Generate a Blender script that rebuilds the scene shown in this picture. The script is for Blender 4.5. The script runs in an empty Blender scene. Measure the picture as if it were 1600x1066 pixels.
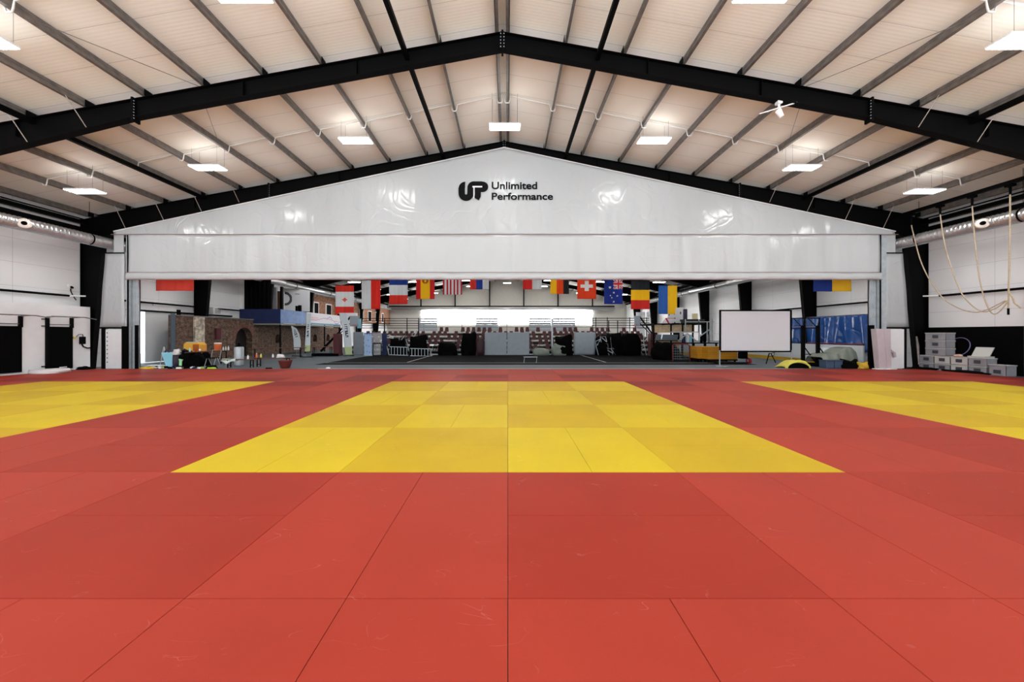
import bpy, bmesh, math, random
from mathutils import Vector, Matrix
random.seed(7)
SC = bpy.context.scene; COL = SC.collection
# ------------------------------------------------------------------ camera, world, exposure
CH = 1.677; F = 553.0; VX, VY = 793.5, 522.0
cam = bpy.data.cameras.new('camera'); camo = bpy.data.objects.new('camera', cam); COL.objects.link(camo)
camo.location = (0, 0, CH); camo.rotation_euler = (math.pi/2, 0, 0)
cam.sensor_width = 36; cam.lens = F/1600*36
cam.shift_x = (800-VX)/1600; cam.shift_y = -(533-VY)/1600
cam.clip_start = .05; cam.clip_end = 300
SC.camera = camo
w = bpy.data.worlds.new('sky'); SC.world = w; w.use_nodes = True
w.node_tree.nodes['Background'].inputs[0].default_value = (.86, .95, 1.0, 1)
wt = w.node_tree; wg = wt.nodes.new('ShaderNodeTexCoord'); ws = wt.nodes.new('ShaderNodeSeparateXYZ'); wr = wt.nodes.new('ShaderNodeMapRange')
wr.inputs['From Min'].default_value = .05; wr.inputs['From Max'].default_value = -.05; wr.inputs['To Min'].default_value = 1.5; wr.inputs['To Max'].default_value = 3.6   # sky above, brighter lower half added to light the ceiling
wt.links.new(wg.outputs['Generated'], ws.inputs[0]); wt.links.new(ws.outputs['Z'], wr.inputs['Value']); wt.links.new(wr.outputs[0], wt.nodes['Background'].inputs[1])
LAMP = 28.0; UP = 3.0
SC.view_settings.view_transform = 'Standard'; SC.view_settings.look = 'None'
SC.view_settings.gamma = 1; SC.view_settings.use_curve_mapping = False
SC.view_settings.exposure = 0.6
SC.cycles.max_bounces = 10; SC.cycles.diffuse_bounces = 6; SC.cycles.transparent_max_bounces = 12
SC.cycles.use_denoising = True

def P(px, py, Y): return Vector(((px-VX)*Y/F, Y, CH-(py-VY)*Y/F))     # a measured picture point at a known distance
def X_(px, Y): return (px-VX)*Y/F
def Z_(py, Y): return CH-(py-VY)*Y/F

# ------------------------------------------------------------------ materials
def srgb(c):
    return tuple(((v/255)/12.92 if v/255 <= .04045 else ((v/255+.055)/1.055)**2.4) for v in c)
MATS = {}
def mat(name, c, rough=.6, metal=0, var=0., vscale=3., bump=0., bscale=20., emit=0, coat=0, lin=False):
    if name in MATS: return MATS[name]
    m = bpy.data.materials.new(name); m.use_nodes = True; nt = m.node_tree; b = nt.nodes['Principled BSDF']
    c = c if lin else srgb(c)
    b.inputs['Base Color'].default_value = (*c, 1); b.inputs['Roughness'].default_value = rough
    b.inputs['Metallic'].default_value = metal; b.inputs['Coat Weight'].default_value = coat
    tc = nt.nodes.new('ShaderNodeTexCoord')
    if var:
        n = nt.nodes.new('ShaderNodeTexNoise'); n.inputs['Scale'].default_value = vscale; n.inputs['Detail'].default_value = 5
        nt.links.new(tc.outputs['Object'], n.inputs['Vector'])
        r = nt.nodes.new('ShaderNodeValToRGB'); r.color_ramp.elements[0].position = .3; r.color_ramp.elements[1].position = .7
        r.color_ramp.elements[0].color = (*[v*(1-var) for v in c], 1); r.color_ramp.elements[1].color = (*[min(1, v*(1+var)) for v in c], 1)
        nt.links.new(n.outputs['Fac'], r.inputs['Fac']); nt.links.new(r.outputs['Color'], b.inputs['Base Color'])
    if bump:
        n2 = nt.nodes.new('ShaderNodeTexNoise'); n2.inputs['Scale'].default_value = bscale; n2.inputs['Detail'].default_value = 4
        nt.links.new(tc.outputs['Object'], n2.inputs['Vector'])
        bp = nt.nodes.new('ShaderNodeBump'); bp.inputs['Strength'].default_value = bump; bp.inputs['Distance'].default_value = .02
        nt.links.new(n2.outputs['Fac'], bp.inputs['Height']); nt.links.new(bp.outputs['Normal'], b.inputs['Normal'])
    if emit:
        b.inputs['Emission Color'].default_value = (1, .985, .96, 1); b.inputs['Emission Strength'].default_value = emit
    MATS[name] = m; return m
def node(nt, t, **kw):
    n = nt.nodes.new(t)
    for k, v in kw.items(): setattr(n, k, v)
    return n
def math_(nt, op, a, b=None):
    n = nt.nodes.new('ShaderNodeMath'); n.operation = op
    for i, v in enumerate((a, b)):
        if v is None: continue
        if isinstance(v, (int, float)): n.inputs[i].default_value = v
        else: nt.links.new(v, n.inputs[i])
    return n.outputs[0]
def panel_mat(name, c, seam_axis, seam_step, seam_w, rib_step, seam_dark=.62, rough=.45, rib=.35, cross=None):
    """profiled sandwich panel: dark joint every seam_step along seam_axis, fine ribs parallel to the joints"""
    m = bpy.data.materials.new(name); m.use_nodes = True; nt = m.node_tree; b = nt.nodes['Principled BSDF']; MATS[name] = m
    b.inputs['Roughness'].default_value = rough
    g = node(nt, 'ShaderNodeNewGeometry'); s = node(nt, 'ShaderNodeSeparateXYZ'); nt.links.new(g.outputs['Position'], s.inputs[0])
    ax = s.outputs['XYZ'.index(seam_axis)]
    fr = math_(nt, 'FRACT', math_(nt, 'DIVIDE', math_(nt, 'ADD', ax, 100.3), seam_step))
    line = math_(nt, 'LESS_THAN', fr, seam_w/seam_step)
    if cross:
        fr2 = math_(nt, 'FRACT', math_(nt, 'DIVIDE', math_(nt, 'ADD', s.outputs['XYZ'.index(cross[0])], 100+cross[2]), cross[1]))
        line = math_(nt, 'MAXIMUM', line, math_(nt, 'LESS_THAN', fr2, .012/cross[1]))
    n = node(nt, 'ShaderNodeTexNoise'); n.inputs['Scale'].default_value = .35; n.inputs['Detail'].default_value = 4
    nt.links.new(g.outputs['Position'], n.inputs['Vector'])
    cc = srgb(c)
    r = node(nt, 'ShaderNodeValToRGB'); r.color_ramp.elements[0].position = .3; r.color_ramp.elements[1].position = .7
    r.color_ramp.elements[0].color = (*[v*.95 for v in cc], 1); r.color_ramp.elements[1].color = (*cc, 1)
    nt.links.new(n.outputs['Fac'], r.inputs[0])
    mx = node(nt, 'ShaderNodeMix', data_type='RGBA'); nt.links.new(line, mx.inputs[0]); nt.links.new(r.outputs[0], mx.inputs[6])
    mx.inputs[7].default_value = (*[v*seam_dark for v in cc], 1); nt.links.new(mx.outputs[2], b.inputs['Base Color'])
    h = math_(nt, 'SINE', math_(nt, 'MULTIPLY', ax, 2*math.pi/rib_step))
    h = math_(nt, 'SUBTRACT', math_(nt, 'MULTIPLY', h, .12), line)
    bp = node(nt, 'ShaderNodeBump'); bp.inputs['Strength'].default_value = rib; bp.inputs['Distance'].default_value = .01
    nt.links.new(h, bp.inputs['Height']); nt.links.new(bp.outputs[0], b.inputs['Normal'])
    return m
def brick_mat(name, c1, c2, cm, scale=1., axis='Y'):
    m = bpy.data.materials.new(name); m.use_nodes = True; nt = m.node_tree; b = nt.nodes['Principled BSDF']; MATS[name] = m
    b.inputs['Roughness'].default_value = .9
    g = node(nt, 'ShaderNodeNewGeometry'); s = node(nt, 'ShaderNodeSeparateXYZ'); nt.links.new(g.outputs['Position'], s.inputs[0])
    k = node(nt, 'ShaderNodeCombineXYZ'); nt.links.new(math_(nt, 'ADD', s.outputs[1], s.outputs[0]), k.inputs[0]); nt.links.new(s.outputs[2], k.inputs[1])
    t = node(nt, 'ShaderNodeTexBrick'); t.inputs['Scale'].default_value = scale
    t.inputs['Color1'].default_value = (*srgb(c1), 1); t.inputs['Color2'].default_value = (*srgb(c2), 1); t.inputs['Mortar'].default_value = (*srgb(cm), 1)
    t.inputs['Brick Width'].default_value = .26; t.inputs['Row Height'].default_value = .085; t.inputs['Mortar Size'].default_value = .012
    nt.links.new(k.outputs[0], t.inputs['Vector'])
    n = node(nt, 'ShaderNodeTexNoise'); n.inputs['Scale'].default_value = 5; n.inputs['Detail'].default_value = 6; nt.links.new(g.outputs['Position'], n.inputs['Vector'])
    r = node(nt, 'ShaderNodeValToRGB'); r.color_ramp.elements[0].position = .35; r.color_ramp.elements[1].position = .65
    r.color_ramp.elements[0].color = (.45, .42, .4, 1); r.color_ramp.elements[1].color = (1.3, 1.25, 1.2, 1)
    nt.links.new(n.outputs['Fac'], r.inputs[0])
    mx = node(nt, 'ShaderNodeMix', data_type='RGBA', blend_type='MULTIPLY'); mx.inputs[0].default_value = 1
    nt.links.new(t.outputs['Color'], mx.inputs[6]); nt.links.new(r.outputs[0], mx.inputs[7]); nt.links.new(mx.outputs[2], b.inputs['Base Color'])
    bp = node(nt, 'ShaderNodeBump'); bp.inputs['Strength'].default_value = .6; bp.inputs['Distance'].default_value = .02
    nt.links.new(t.outputs['Fac'], bp.inputs['Height']); bp.invert = True; nt.links.new(bp.outputs[0], b.inputs['Normal'])
    return m
def tatami_mat(name, c):
    """vinyl judo mat: woven grain, light scuff marks"""
    m = bpy.data.materials.new(name); m.use_nodes = True; nt = m.node_tree; b = nt.nodes['Principled BSDF']; MATS[name] = m
    b.inputs['Roughness'].default_value = .55; b.inputs['Specular IOR Level'].default_value = .18
    g = node(nt, 'ShaderNodeNewGeometry'); c = srgb(c)
    n = node(nt, 'ShaderNodeTexNoise'); n.inputs['Scale'].default_value = .8; n.inputs['Detail'].default_value = 6; nt.links.new(g.outputs['Position'], n.inputs['Vector'])
    r = node(nt, 'ShaderNodeValToRGB'); r.color_ramp.elements[0].position = .3; r.color_ramp.elements[1].position = .7
    r.color_ramp.elements[0].color = (*[v*.93 for v in c], 1); r.color_ramp.elements[1].color = (*[min(1, v*1.05) for v in c], 1); nt.links.new(n.outputs['Fac'], r.inputs[0])
    # scuffs: thin bright contour lines of a stretched noise, only in patches
    mp = node(nt, 'ShaderNodeMapping'); mp.inputs['Scale'].default_value = (1, 2.6, 1); mp.inputs['Rotation'].default_value = (0, 0, .35)
    nt.links.new(g.outputs['Position'], mp.inputs[0])
    s = node(nt, 'ShaderNodeTexNoise'); s.inputs['Scale'].default_value = 1.5; s.inputs['Detail'].default_value = 2; s.inputs['Distortion'].default_value = 1.2; nt.links.new(mp.outputs[0], s.inputs['Vector'])
    d = math_(nt, 'ABSOLUTE', math_(nt, 'SUBTRACT', s.outputs['Fac'], .5)); l = math_(nt, 'LESS_THAN', d, .0034)
    q = node(nt, 'ShaderNodeTexNoise'); q.inputs['Scale'].default_value = 3.3; q.inputs['Detail'].default_value = 3; nt.links.new(g.outputs['Position'], q.inputs['Vector'])
    k = node(nt, 'ShaderNodeMapRange'); k.inputs['From Min'].default_value = .55; k.inputs['From Max'].default_value = .68; k.inputs['To Max'].default_value = .42; nt.links.new(q.outputs['Fac'], k.inputs['Value'])
    mx = node(nt, 'ShaderNodeMix', data_type='RGBA'); nt.links.new(math_(nt, 'MULTIPLY', l, k.outputs[0]), mx.inputs[0])
    nt.links.new(r.outputs[0], mx.inputs[6]); mx.inputs[7].default_value = (*[min(1, v*1.2+.16) for v in c], 1)
    nt.links.new(mx.outputs[2], b.inputs['Base Color'])
    wv = node(nt, 'ShaderNodeTexNoise'); wv.inputs['Scale'].default_value = 220; nt.links.new(g.outputs['Position'], wv.inputs['Vector'])
    bp = node(nt, 'ShaderNodeBump'); bp.inputs['Strength'].default_value = .12; bp.inputs['Distance'].default_value = .004
    nt.links.new(wv.outputs['Fac'], bp.inputs['Height']); nt.links.new(bp.outputs[0], b.inputs['Normal'])
    return m
def vinyl_mat(name, c, rough=.2, k=1., crease=.12):
    m = bpy.data.materials.new(name); m.use_nodes = True; nt = m.node_tree; b = nt.nodes['Principled BSDF']; MATS[name] = m
    b.inputs['Base Color'].default_value = (*srgb(c), 1); b.inputs['Roughness'].default_value = rough; b.inputs['Specular IOR Level'].default_value = .5
    g = node(nt, 'ShaderNodeNewGeometry')
    mp = node(nt, 'ShaderNodeMapping'); mp.inputs['Scale'].default_value = (2.2, 1, .35); nt.links.new(g.outputs['Position'], mp.inputs[0])
    a = node(nt, 'ShaderNodeTexNoise'); a.inputs['Scale'].default_value = .8; a.inputs['Detail'].default_value = 1.5; nt.links.new(mp.outputs[0], a.inputs['Vector'])
    c2 = node(nt, 'ShaderNodeTexNoise'); c2.inputs['Scale'].default_value = .7; c2.inputs['Detail'].default_value = 1; c2.inputs['Distortion'].default_value = 1.5
    nt.links.new(g.outputs['Position'], c2.inputs['Vector'])
    cr = math_(nt, 'MINIMUM', math_(nt, 'MULTIPLY', math_(nt, 'ABSOLUTE', math_(nt, 'SUBTRACT', c2.outputs['Fac'], .5)), 12), 1)
    h = math_(nt, 'ADD', a.outputs['Fac'], math_(nt, 'MULTIPLY', cr, crease))
    bp = node(nt, 'ShaderNodeBump'); bp.inputs['Strength'].default_value = .55*k; bp.inputs['Distance'].default_value = .12
    nt.links.new(h, bp.inputs['Height']); nt.links.new(bp.outputs[0], b.inputs['Normal'])
    return m
def attr_mat(name, rough=.7, trans=0.):
    m = bpy.data.materials.new(name); m.use_nodes = True; nt = m.node_tree; b = nt.nodes['Principled BSDF']; MATS[name] = m
    b.inputs['Roughness'].default_value = rough
    a = node(nt, 'ShaderNodeAttribute', attribute_name='print'); nt.links.new(a.outputs['Color'], b.inputs['Base Color'])
    if trans:
        t = node(nt, 'ShaderNodeBsdfTranslucent'); nt.links.new(a.outputs['Color'], t.inputs[0])
        tr = node(nt, 'ShaderNodeBsdfTransparent')
        m1 = node(nt, 'ShaderNodeMixShader'); m1.inputs[0].default_value = .45; nt.links.new(b.outputs[0], m1.inputs[1]); nt.links.new(t.outputs[0], m1.inputs[2])
        m2 = node(nt, 'ShaderNodeMixShader'); m2.inputs[0].default_value = trans; nt.links.new(m1.outputs[0], m2.inputs[1]); nt.links.new(tr.outputs[0], m2.inputs[2])
        nt.links.new(m2.outputs[0], nt.nodes['Material Output'].inputs[0])
    return m

red_a = tatami_mat('mat red across', (154, 45, 29)); red_b = tatami_mat('mat red along', (162, 52, 36)); red_c = tatami_mat('mat red deep', (132, 34, 27))  # across and along tones put the grain's directional sheen into the colour
yel_a = tatami_mat('mat yellow across', (192, 160, 14)); yel_b = tatami_mat('mat yellow along', (203, 176, 22))  # same grain sheen by lay direction, put into the yellow
ceil_m = panel_mat('ceiling panel', (240, 236, 228), 'Y', 1.03, .014, .10, rough=.5, rib=.35)
wall_m = panel_mat('wall panel', (238, 238, 240), 'Z', 1.0, .012, .1, rough=.5, rib=.25, cross=('Y', 6.2, 3.0))
blackp = mat('black painted steel', (2, 2, 3), .6)
blackm = mat('black matte', (2, 2, 3), .85)
for q in (blackp, blackm): q.node_tree.nodes['Principled BSDF'].inputs['Specular IOR Level'].default_value = .08
galv = mat('galvanised steel', (122, 117, 114), .42, .55, var=.25, vscale=6)
galvl = mat('bright galvanised steel', (176, 184, 190), .4, .25, var=.12, vscale=5)
white = mat('white painted', (236, 236, 238), .55, var=.03)
whitef = mat('white fabric', (222, 219, 220), .85, var=.04)
conduit_m = mat('white conduit', (222, 220, 216), .5)
vinyl = vinyl_mat('white curtain vinyl', (178, 180, 182))
vinyl2 = vinyl_mat('white curtain roll vinyl', (183, 185, 187), .22, 1.1, .06)
logo_m = mat('black print', (2, 2, 3), .5); logo_m.node_tree.nodes['Principled BSDF'].inputs['Specular IOR Level'].default_value = .12
piping = mat('red brown welt', (140, 104, 100), .6)
floor_m = mat('grey hall floor', (88, 98, 106), .6, var=.12, vscale=.6)
court_m = mat('black court floor', (6, 6, 8), .9, var=.2, vscale=.5)
court_m.node_tree.nodes['Principled BSDF'].inputs['Specular IOR Level'].default_value = .12
line_m = mat('white line paint', (200, 200, 200), .6)
diff_m = mat('lamp diffuser', (255, 255, 255), .5, emit=LAMP); up_m = mat('added uplight', (255, 255, 255), .5, emit=UP)  # the upper emitter is added as neutral light for the ceiling
window_m = mat('bright window', (235, 240, 245), .5, emit=12)
brick = brick_mat('old dark brick', (120, 88, 72), (88, 62, 50), (128, 116, 104))
brick2 = brick_mat('red brick', (176, 112, 78), (146, 84, 58), (190, 172, 150))
brickp = brick_mat('pale brick', (216, 206, 190), (196, 184, 166), (226, 220, 208))
flag_m = attr_mat('flag cloth', .8, .035); print_m = attr_mat('printed sheet', .6)
steel_duct = mat('spiral duct zinc', (196, 196, 198), .28, .75, var=.06, vscale=4)
wood = mat('pale wood boards', (196, 170, 136), .7, var=.2, vscale=7)
brownw = mat('brown bench wood', (96, 58, 34), .6, var=.2)
bluet = vinyl_mat('blue tarpaulin', (30, 84, 158), .22, 2.5)
bluedk = mat('dark blue fabric', (16, 34, 82), .7, var=.2)
greyp = mat('pale grey board', (150, 158, 166), .5, var=.05)
maroon = mat('maroon padding', (86, 30, 38), .55)
seat_m = mat('maroon seat plastic', (78, 28, 34), .5)
amber = mat('amber foam', (206, 142, 24), .7)
yellowc = mat('yellow cloth', (226, 214, 96), .8, var=.1)
redm = mat('red plastic', (186, 40, 34), .5)
crate_m = mat('translucent grey plastic', (150, 150, 156), .3, var=.1); crate_d = mat('dark crate handle', (62, 62, 68), .4); crate_w = mat('frosted crate plastic', (200, 200, 196), .3)
rope_m = mat('hemp rope', (190, 172, 146), .9, var=.2, vscale=30)
tarp_g = vinyl_mat('olive grey tarp', (126, 132, 122), .5, 2)
navy = mat('navy plastic bin', (62, 80, 104), .5)
screen_m = mat('projection cloth', (208, 206, 212), .8)
kick = mat('yellow kick strip', (200, 158, 34), .5)
padpink = mat('pale mauve mat cover', (192, 180, 186), .6, var=.04)
skyb = mat('light blue bag', (150, 214, 234), .6, var=.05)
green = mat('lime green', (168, 210, 60), .6)
orange = mat('orange plastic', (224, 110, 56), .5)
glassy = mat('translucent sheet', (150, 160, 170), .3)
concrete = mat('outdoor paving', (200, 200, 200), .9)

# ------------------------------------------------------------------ mesh builder
class MB:
    def __init__(s): s.bm = bmesh.new()
    def hexa(s, v):
        vs = [s.bm.verts.new(p) for p in v]
        for f in ((0,3,2,1),(4,5,6,7),(0,1,5,4),(1,2,6,5),(2,3,7,6),(3,0,4,7)): s.bm.faces.new([vs[i] for i in f])
        return s
    def box(s, x0, x1, y0, y1, z0, z1):
        return s.hexa([(x0,y0,z0),(x1,y0,z0),(x1,y1,z0),(x0,y1,z0),(x0,y0,z1),(x1,y0,z1),(x1,y1,z1),(x0,y1,z1)])
    def beam(s, a, b, w, h=None, up=(0,0,1)):
        h = h or w; a = Vector(a); b = Vector(b); d = (b-a).normalized(); u = Vector(up)
        if abs(d.dot(u)) > .98: u = Vector((0,1,0))
        r = d.cross(u).normalized()*w/2; t = r.cross(d).normalized()*h/2
        return s.hexa([a-r-t, a+r-t, a+r+t, a-r+t, b-r-t, b+r-t, b+r+t, b-r+t])
    def tube(s, pts, r, n=8, closed=False, caps=True):
        pts = [Vector(p) for p in pts]; rings = []; N = len(pts); prev = None
        rr = r if isinstance(r, (list, tuple)) else [r]*N
        for i, p in enumerate(pts):
            if closed: d = pts[(i+1) % N]-pts[i-1]
            else: d = pts[min(i+1, N-1)]-pts[max(i-1, 0)]
            d.normalize()
            if prev is None: u = d.cross(Vector((0,0,1))); u = u if u.length > .05 else d.cross(Vector((0,1,0)))
            else: u = prev-d*prev.dot(d)
            u.normalize(); prev = u; v = d.cross(u)
            rings.append([s.bm.verts.new(p+(u*math.cos(2*math.pi*k/n)+v*math.sin(2*math.pi*k/n))*rr[i]) for k in range(n)])
        for i in range(N if closed else N-1):
            a, b = rings[i], rings[(i+1) % N]
            for k in range(n): s.bm.faces.new((a[k], a[(k+1) % n], b[(k+1) % n], b[k]))
        if caps and not closed:
            s.bm.faces.new(rings[0][::-1]); s.bm.faces.new(rings[-1])
        return s
    def prism(s, poly, d, depth):
        """poly: list of 3d points, extruded along vector d"""
        d = Vector(d).normalized()*depth
        a = [s.bm.verts.new(Vector(p)) for p in poly]; b = [s.bm.verts.new(Vector(p)+d) for p in poly]; n = len(poly)
        s.bm.faces.new(a[::-1]); s.bm.faces.new(b)
        for i in range(n): s.bm.faces.new((a[i], a[(i+1) % n], b[(i+1) % n], b[i]))
        return s
    def lathe(s, c, prof, n=14):
        c = Vector(c); rings = [[s.bm.verts.new(c+Vector((r*math.cos(2*math.pi*k/n), r*math.sin(2*math.pi*k/n), z))) for k in range(n)] for r, z in prof]
        for a, b in zip(rings, rings[1:]):
            for k in range(n): s.bm.faces.new((a[k], a[(k+1) % n], b[(k+1) % n], b[k]))
        s.bm.faces.new(rings[0][::-1]); s.bm.faces.new(rings[-1]); return s
    def blob(s, c, rx, ry, rz, seed=0, rough=.18, flat=True, boxy=.75):
        rnd = random.Random(seed); vs = bmesh.ops.create_icosphere(s.bm, subdivisions=3, radius=1)['verts']
        ph = [rnd.uniform(0, 6.28) for _ in range(6)]
        for v in vs:
            x, y, z = v.co; k = 1+rough*(math.sin(3.1*x+ph[0])*math.cos(2.7*y+ph[1])+.6*math.sin(6*z+4*x+ph[2])+.4*math.sin(9*y+5*z+ph[3]))
            if flat and z < -.35: z = -.35
            x, y = [math.copysign(abs(q)**boxy, q) for q in (x, y)]; z = math.copysign(abs(z)**boxy, z)
            if flat: z = max(z, -.35)
            v.co = Vector((c[0]+x*k*rx, c[1]+y*k*ry, c[2]+(z+.35 if flat else z)*k*rz if z > -.35 or not flat else c[2]))
        return s
    def grid(s, f, nu, nv):
        g = [[s.bm.verts.new(f(i/nu, j/nv)) for i in range(nu+1)] for j in range(nv+1)]
        for j in range(nv):
            for i in range(nu): s.bm.faces.new((g[j][i], g[j][i+1], g[j+1][i+1], g[j+1][i]))
        return s
    def build(s, name, m, parent=None, smooth=False, bevel=0, solid=0, keep=False):
        bm = s.bm; bmesh.ops.recalc_face_normals(bm, faces=bm.faces[:])
        if parent is not None:
            o0 = Vector((0,0,0)); q = parent
            while q is not None: o0 = o0+q.location; q = q.parent
        elif keep: o0 = Vector((0,0,0))
        else:
            xs = [v.co.x for v in bm.verts]; ys = [v.co.y for v in bm.verts]; zs = [v.co.z for v in bm.verts]
            o0 = Vector(((min(xs)+max(xs))/2, (min(ys)+max(ys))/2, min(zs)))
        for v in bm.verts: v.co -= o0
        me = bpy.data.meshes.new(name); bm.to_mesh(me); bm.free()
        if smooth:
            for p in me.polygons: p.use_smooth = True
        if m: me.materials.append(m)
        o = bpy.data.objects.new(name, me); COL.objects.link(o)
        if parent is not None: o.parent = parent
        else: o.location = o0
        if bevel:
            b = o.modifiers.new('bevel', 'BEVEL'); b.width = bevel; b.segments = 2; b.limit_method = 'ANGLE'
        if solid:
            b = o.modifiers.new('solid', 'SOLIDIFY'); b.thickness = solid; b.offset = 0
        return o
def tag(o, label, cat, group=None, kind=None):
    if label: o['label'] = label
    if cat: o['category'] = cat
    if group: o['group'] = group
    if kind: o['kind'] = kind
    return o
def thing(name, label, cat, loc, group=None):
    o = bpy.data.objects.new(name, None); COL.objects.link(o); o.empty_display_size = .1
    o.location = loc; return tag(o, label, cat, group)
def copy_tree(o, parent=None):
    c = o.copy(); COL.objects.link(c); c.parent = parent
    for ch in [q for q in bpy.data.objects if q.parent is o]: copy_tree(ch, c)
    return c
def struct(o): o['kind'] = 'structure'; return o
ORD = ['first', 'second', 'third', 'fourth', 'fifth', 'sixth', 'seventh', 'eighth', 'ninth', 'tenth', 'eleventh', 'twelfth', 'thirteenth', 'fourteenth', 'fifteenth', 'sixteenth', 'seventeenth', 'eighteenth', 'nineteenth', 'twentieth', 'twenty-first', 'twenty-second', 'twenty-third', 'twenty-fourth', 'twenty-fifth', 'twenty-sixth', 'twenty-seventh', 'twenty-eighth', 'twenty-ninth', 'thirtieth']
def raster(name, f, nu, nv, colf, m, parent=None, solid=0.012):
    """sheet with a printed pattern; f(u,v)->point, v=0 top"""
    bm = bmesh.new(); lay = bm.loops.layers.float_color.new('print')
    g = [[bm.verts.new(f(i/nu, j/nv)) for i in range(nu+1)] for j in range(nv+1)]
    for j in range(nv):
        for i in range(nu):
            fc = bm.faces.new((g[j][i], g[j+1][i], g[j+1][i+1], g[j][i+1])); c = srgb(colf((i+.5)/nu, (j+.5)/nv))
            for l in fc.loops: l[lay] = (*c, 1)
            fc.smooth = True
    mb = MB(); mb.bm.free(); mb.bm = bm
    return mb.build(name, m, parent, solid=solid)

# ------------------------------------------------------------------ setting: shell of the hall
XC = -.17; XL = XC-20.55; XR = XC+20.55; YB = 60.8; Y0 = -3.0
SL = .1816
def H(x): return 11.0-SL*abs(x-XC)           # top of the rafters
def HC(x): return H(x)+.265                  # underside of the roof panels
struct(MB().box(XL-.3, XR+.3, Y0, YB+.3, -.3, 0).build('floor', floor_m, keep=True))
mb = MB()
for sx in (-1, 1):
    xe = XC+sx*20.85
    a = [(XC, Y0, HC(XC)), (xe, Y0, HC(xe)), (xe, Y0, HC(xe)+.15), (XC, Y0, HC(XC)+.15)]
    mb.prism(a, (0, 1, 0), YB+.3-Y0)
struct(mb.build('ceiling', ceil_m, keep=True))
# left wall with a tall gate opening in the far half
g0, g1, gz = 19.75, 22.15, 2.95
mb = MB(); T = .12; zt = HC(XL)
mb.box(XL-T, XL, Y0, g0, 0, zt); mb.box(XL-T, XL, g1, YB, 0, zt); mb.box(XL-T, XL, g0, g1, gz, zt)
struct(mb.build('wall_left', wall_m, keep=True))
struct(MB().box(XR, XR+T, Y0, YB, 0, zt).build('wall_right', wall_m, keep=True))
a = [(XL, YB, 0), (XR, YB, 0), (XR, YB, HC(XR)), (XC, YB, HC(XC)), (XL, YB, HC(XL))]
struct(MB().prism(a, (0, 1, 0), .12).build('wall_back', mat('back wall panel', (212, 208, 200), .6, var=.03), keep=True))
# low black wainscot on the right wall, front half; low white wall lining on the left
struct(MB().box(XR-.06, XR, Y0, 17.1, 0, 1.99).build('trim_1', blackm, keep=True))
lin = MB().box(XL, -20.12, Y0, 17.05, 0, 2.97)
struct(lin.build('trim_2', white, keep=True))
# wall above the lining has a shelf-like top; window strips in the back wall (daylight)
wd = thing('window_1', None, None, (XC, YB, 3.6)); struct(wd)
mb = MB(); n0, n1 = X_(657, 60.6), X_(927, 60.6)
mb.box(n0, n1, 60.74, 60.78, 3.3, 5.75).build('pane', window_m, wd)
mb = MB()
for k in range(6):
    x = n0+(n1-n0)*k/5; mb.box(x-.07, x+.07, 60.66, 60.73, 3.3, 5.8)
mb.box(n0, n1, 60.66, 60.73, 5.72, 5.85); mb.build('window_frame', galvl, wd)
# court floor and its lines
struct(MB().box(-10.5, 13.6, 19.35, 60, .0, .012).build('trim_3', court_m, keep=True))
mb = MB()
for x in (-5.9, 5.75): mb.box(x-.04, x+.04, 20.8, 28, .012, .016)
mb.box(-10.5, 13.6, 20.35, 20.42, .012, .016)
tag(mb.build('court_marking', line_m, keep=True), 'thin white lines painted on the black court floor beyond the mats', 'floor marking')
struct(MB().box(-9.0, 14.0, 16.72, 16.86, 0, .03).build('trim_4', galvl, keep=True))
# outside apron at the gate
struct(MB().box(-32, XL-.3, 12, 32, -.3, -.02).build('trim_5', concrete, keep=True))

# ------------------------------------------------------------------ judo mats
mats = []
def mat_rect(x0, x1, k0, k1, orient, i, j):
    x0 = max(x0, -19.8); x1 = min(x1, 19.25)
    if x1-x0 < .15: return
    y0 = 2.19+k0; y1 = 2.19+k1
    xc = (x0+x1)/2; yel = (2 <= k0 < 10) and (abs(xc) < 4 or 8 < abs(xc) < 16)
    mats.append((x0, x1, y0, y1, yel, orient, i, j))
for j in range(-1, 7):
    for i in range(-10, 10):
        x = 2*i; k = 2*j
        horiz = ((i+j) % 2 == 0) and j >= 0
        if horiz: mat_rect(x, x+2, k, k+1, 'H', i, j); mat_rect(x, x+2, k+1, k+2, 'H', i, j)
        else: mat_rect(x, x+1, k, k+2, 'V', i, j); mat_rect(x+1, x+2, k, k+2, 'V', i, j)
for i in range(-10, 10): mat_rect(2*i, 2*i+2, 14, 14.42, 'H', i, 7)
def seen(m):
    yn = max(m[2], 1.75)
    if m[3] <= 1.75: return 0
    xa = max(m[0]/yn*F if m[0] < 0 else m[0]/m[3]*F, -VX); xb = min(m[1]/yn*F if m[1] > 0 else m[1]/m[3]*F, 1600-VX)
    if xb <= xa: return 0
    return (m[1]-m[0])*(m[3]-yn)/((yn+m[3])/2)**3 if m[2] > 0 else 1e3
mats.sort(key=seen, reverse=True)
cnt = {}
def side(x): return 'right' if x > 0 else 'left'
rest = MB(); rest_y = MB()
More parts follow.
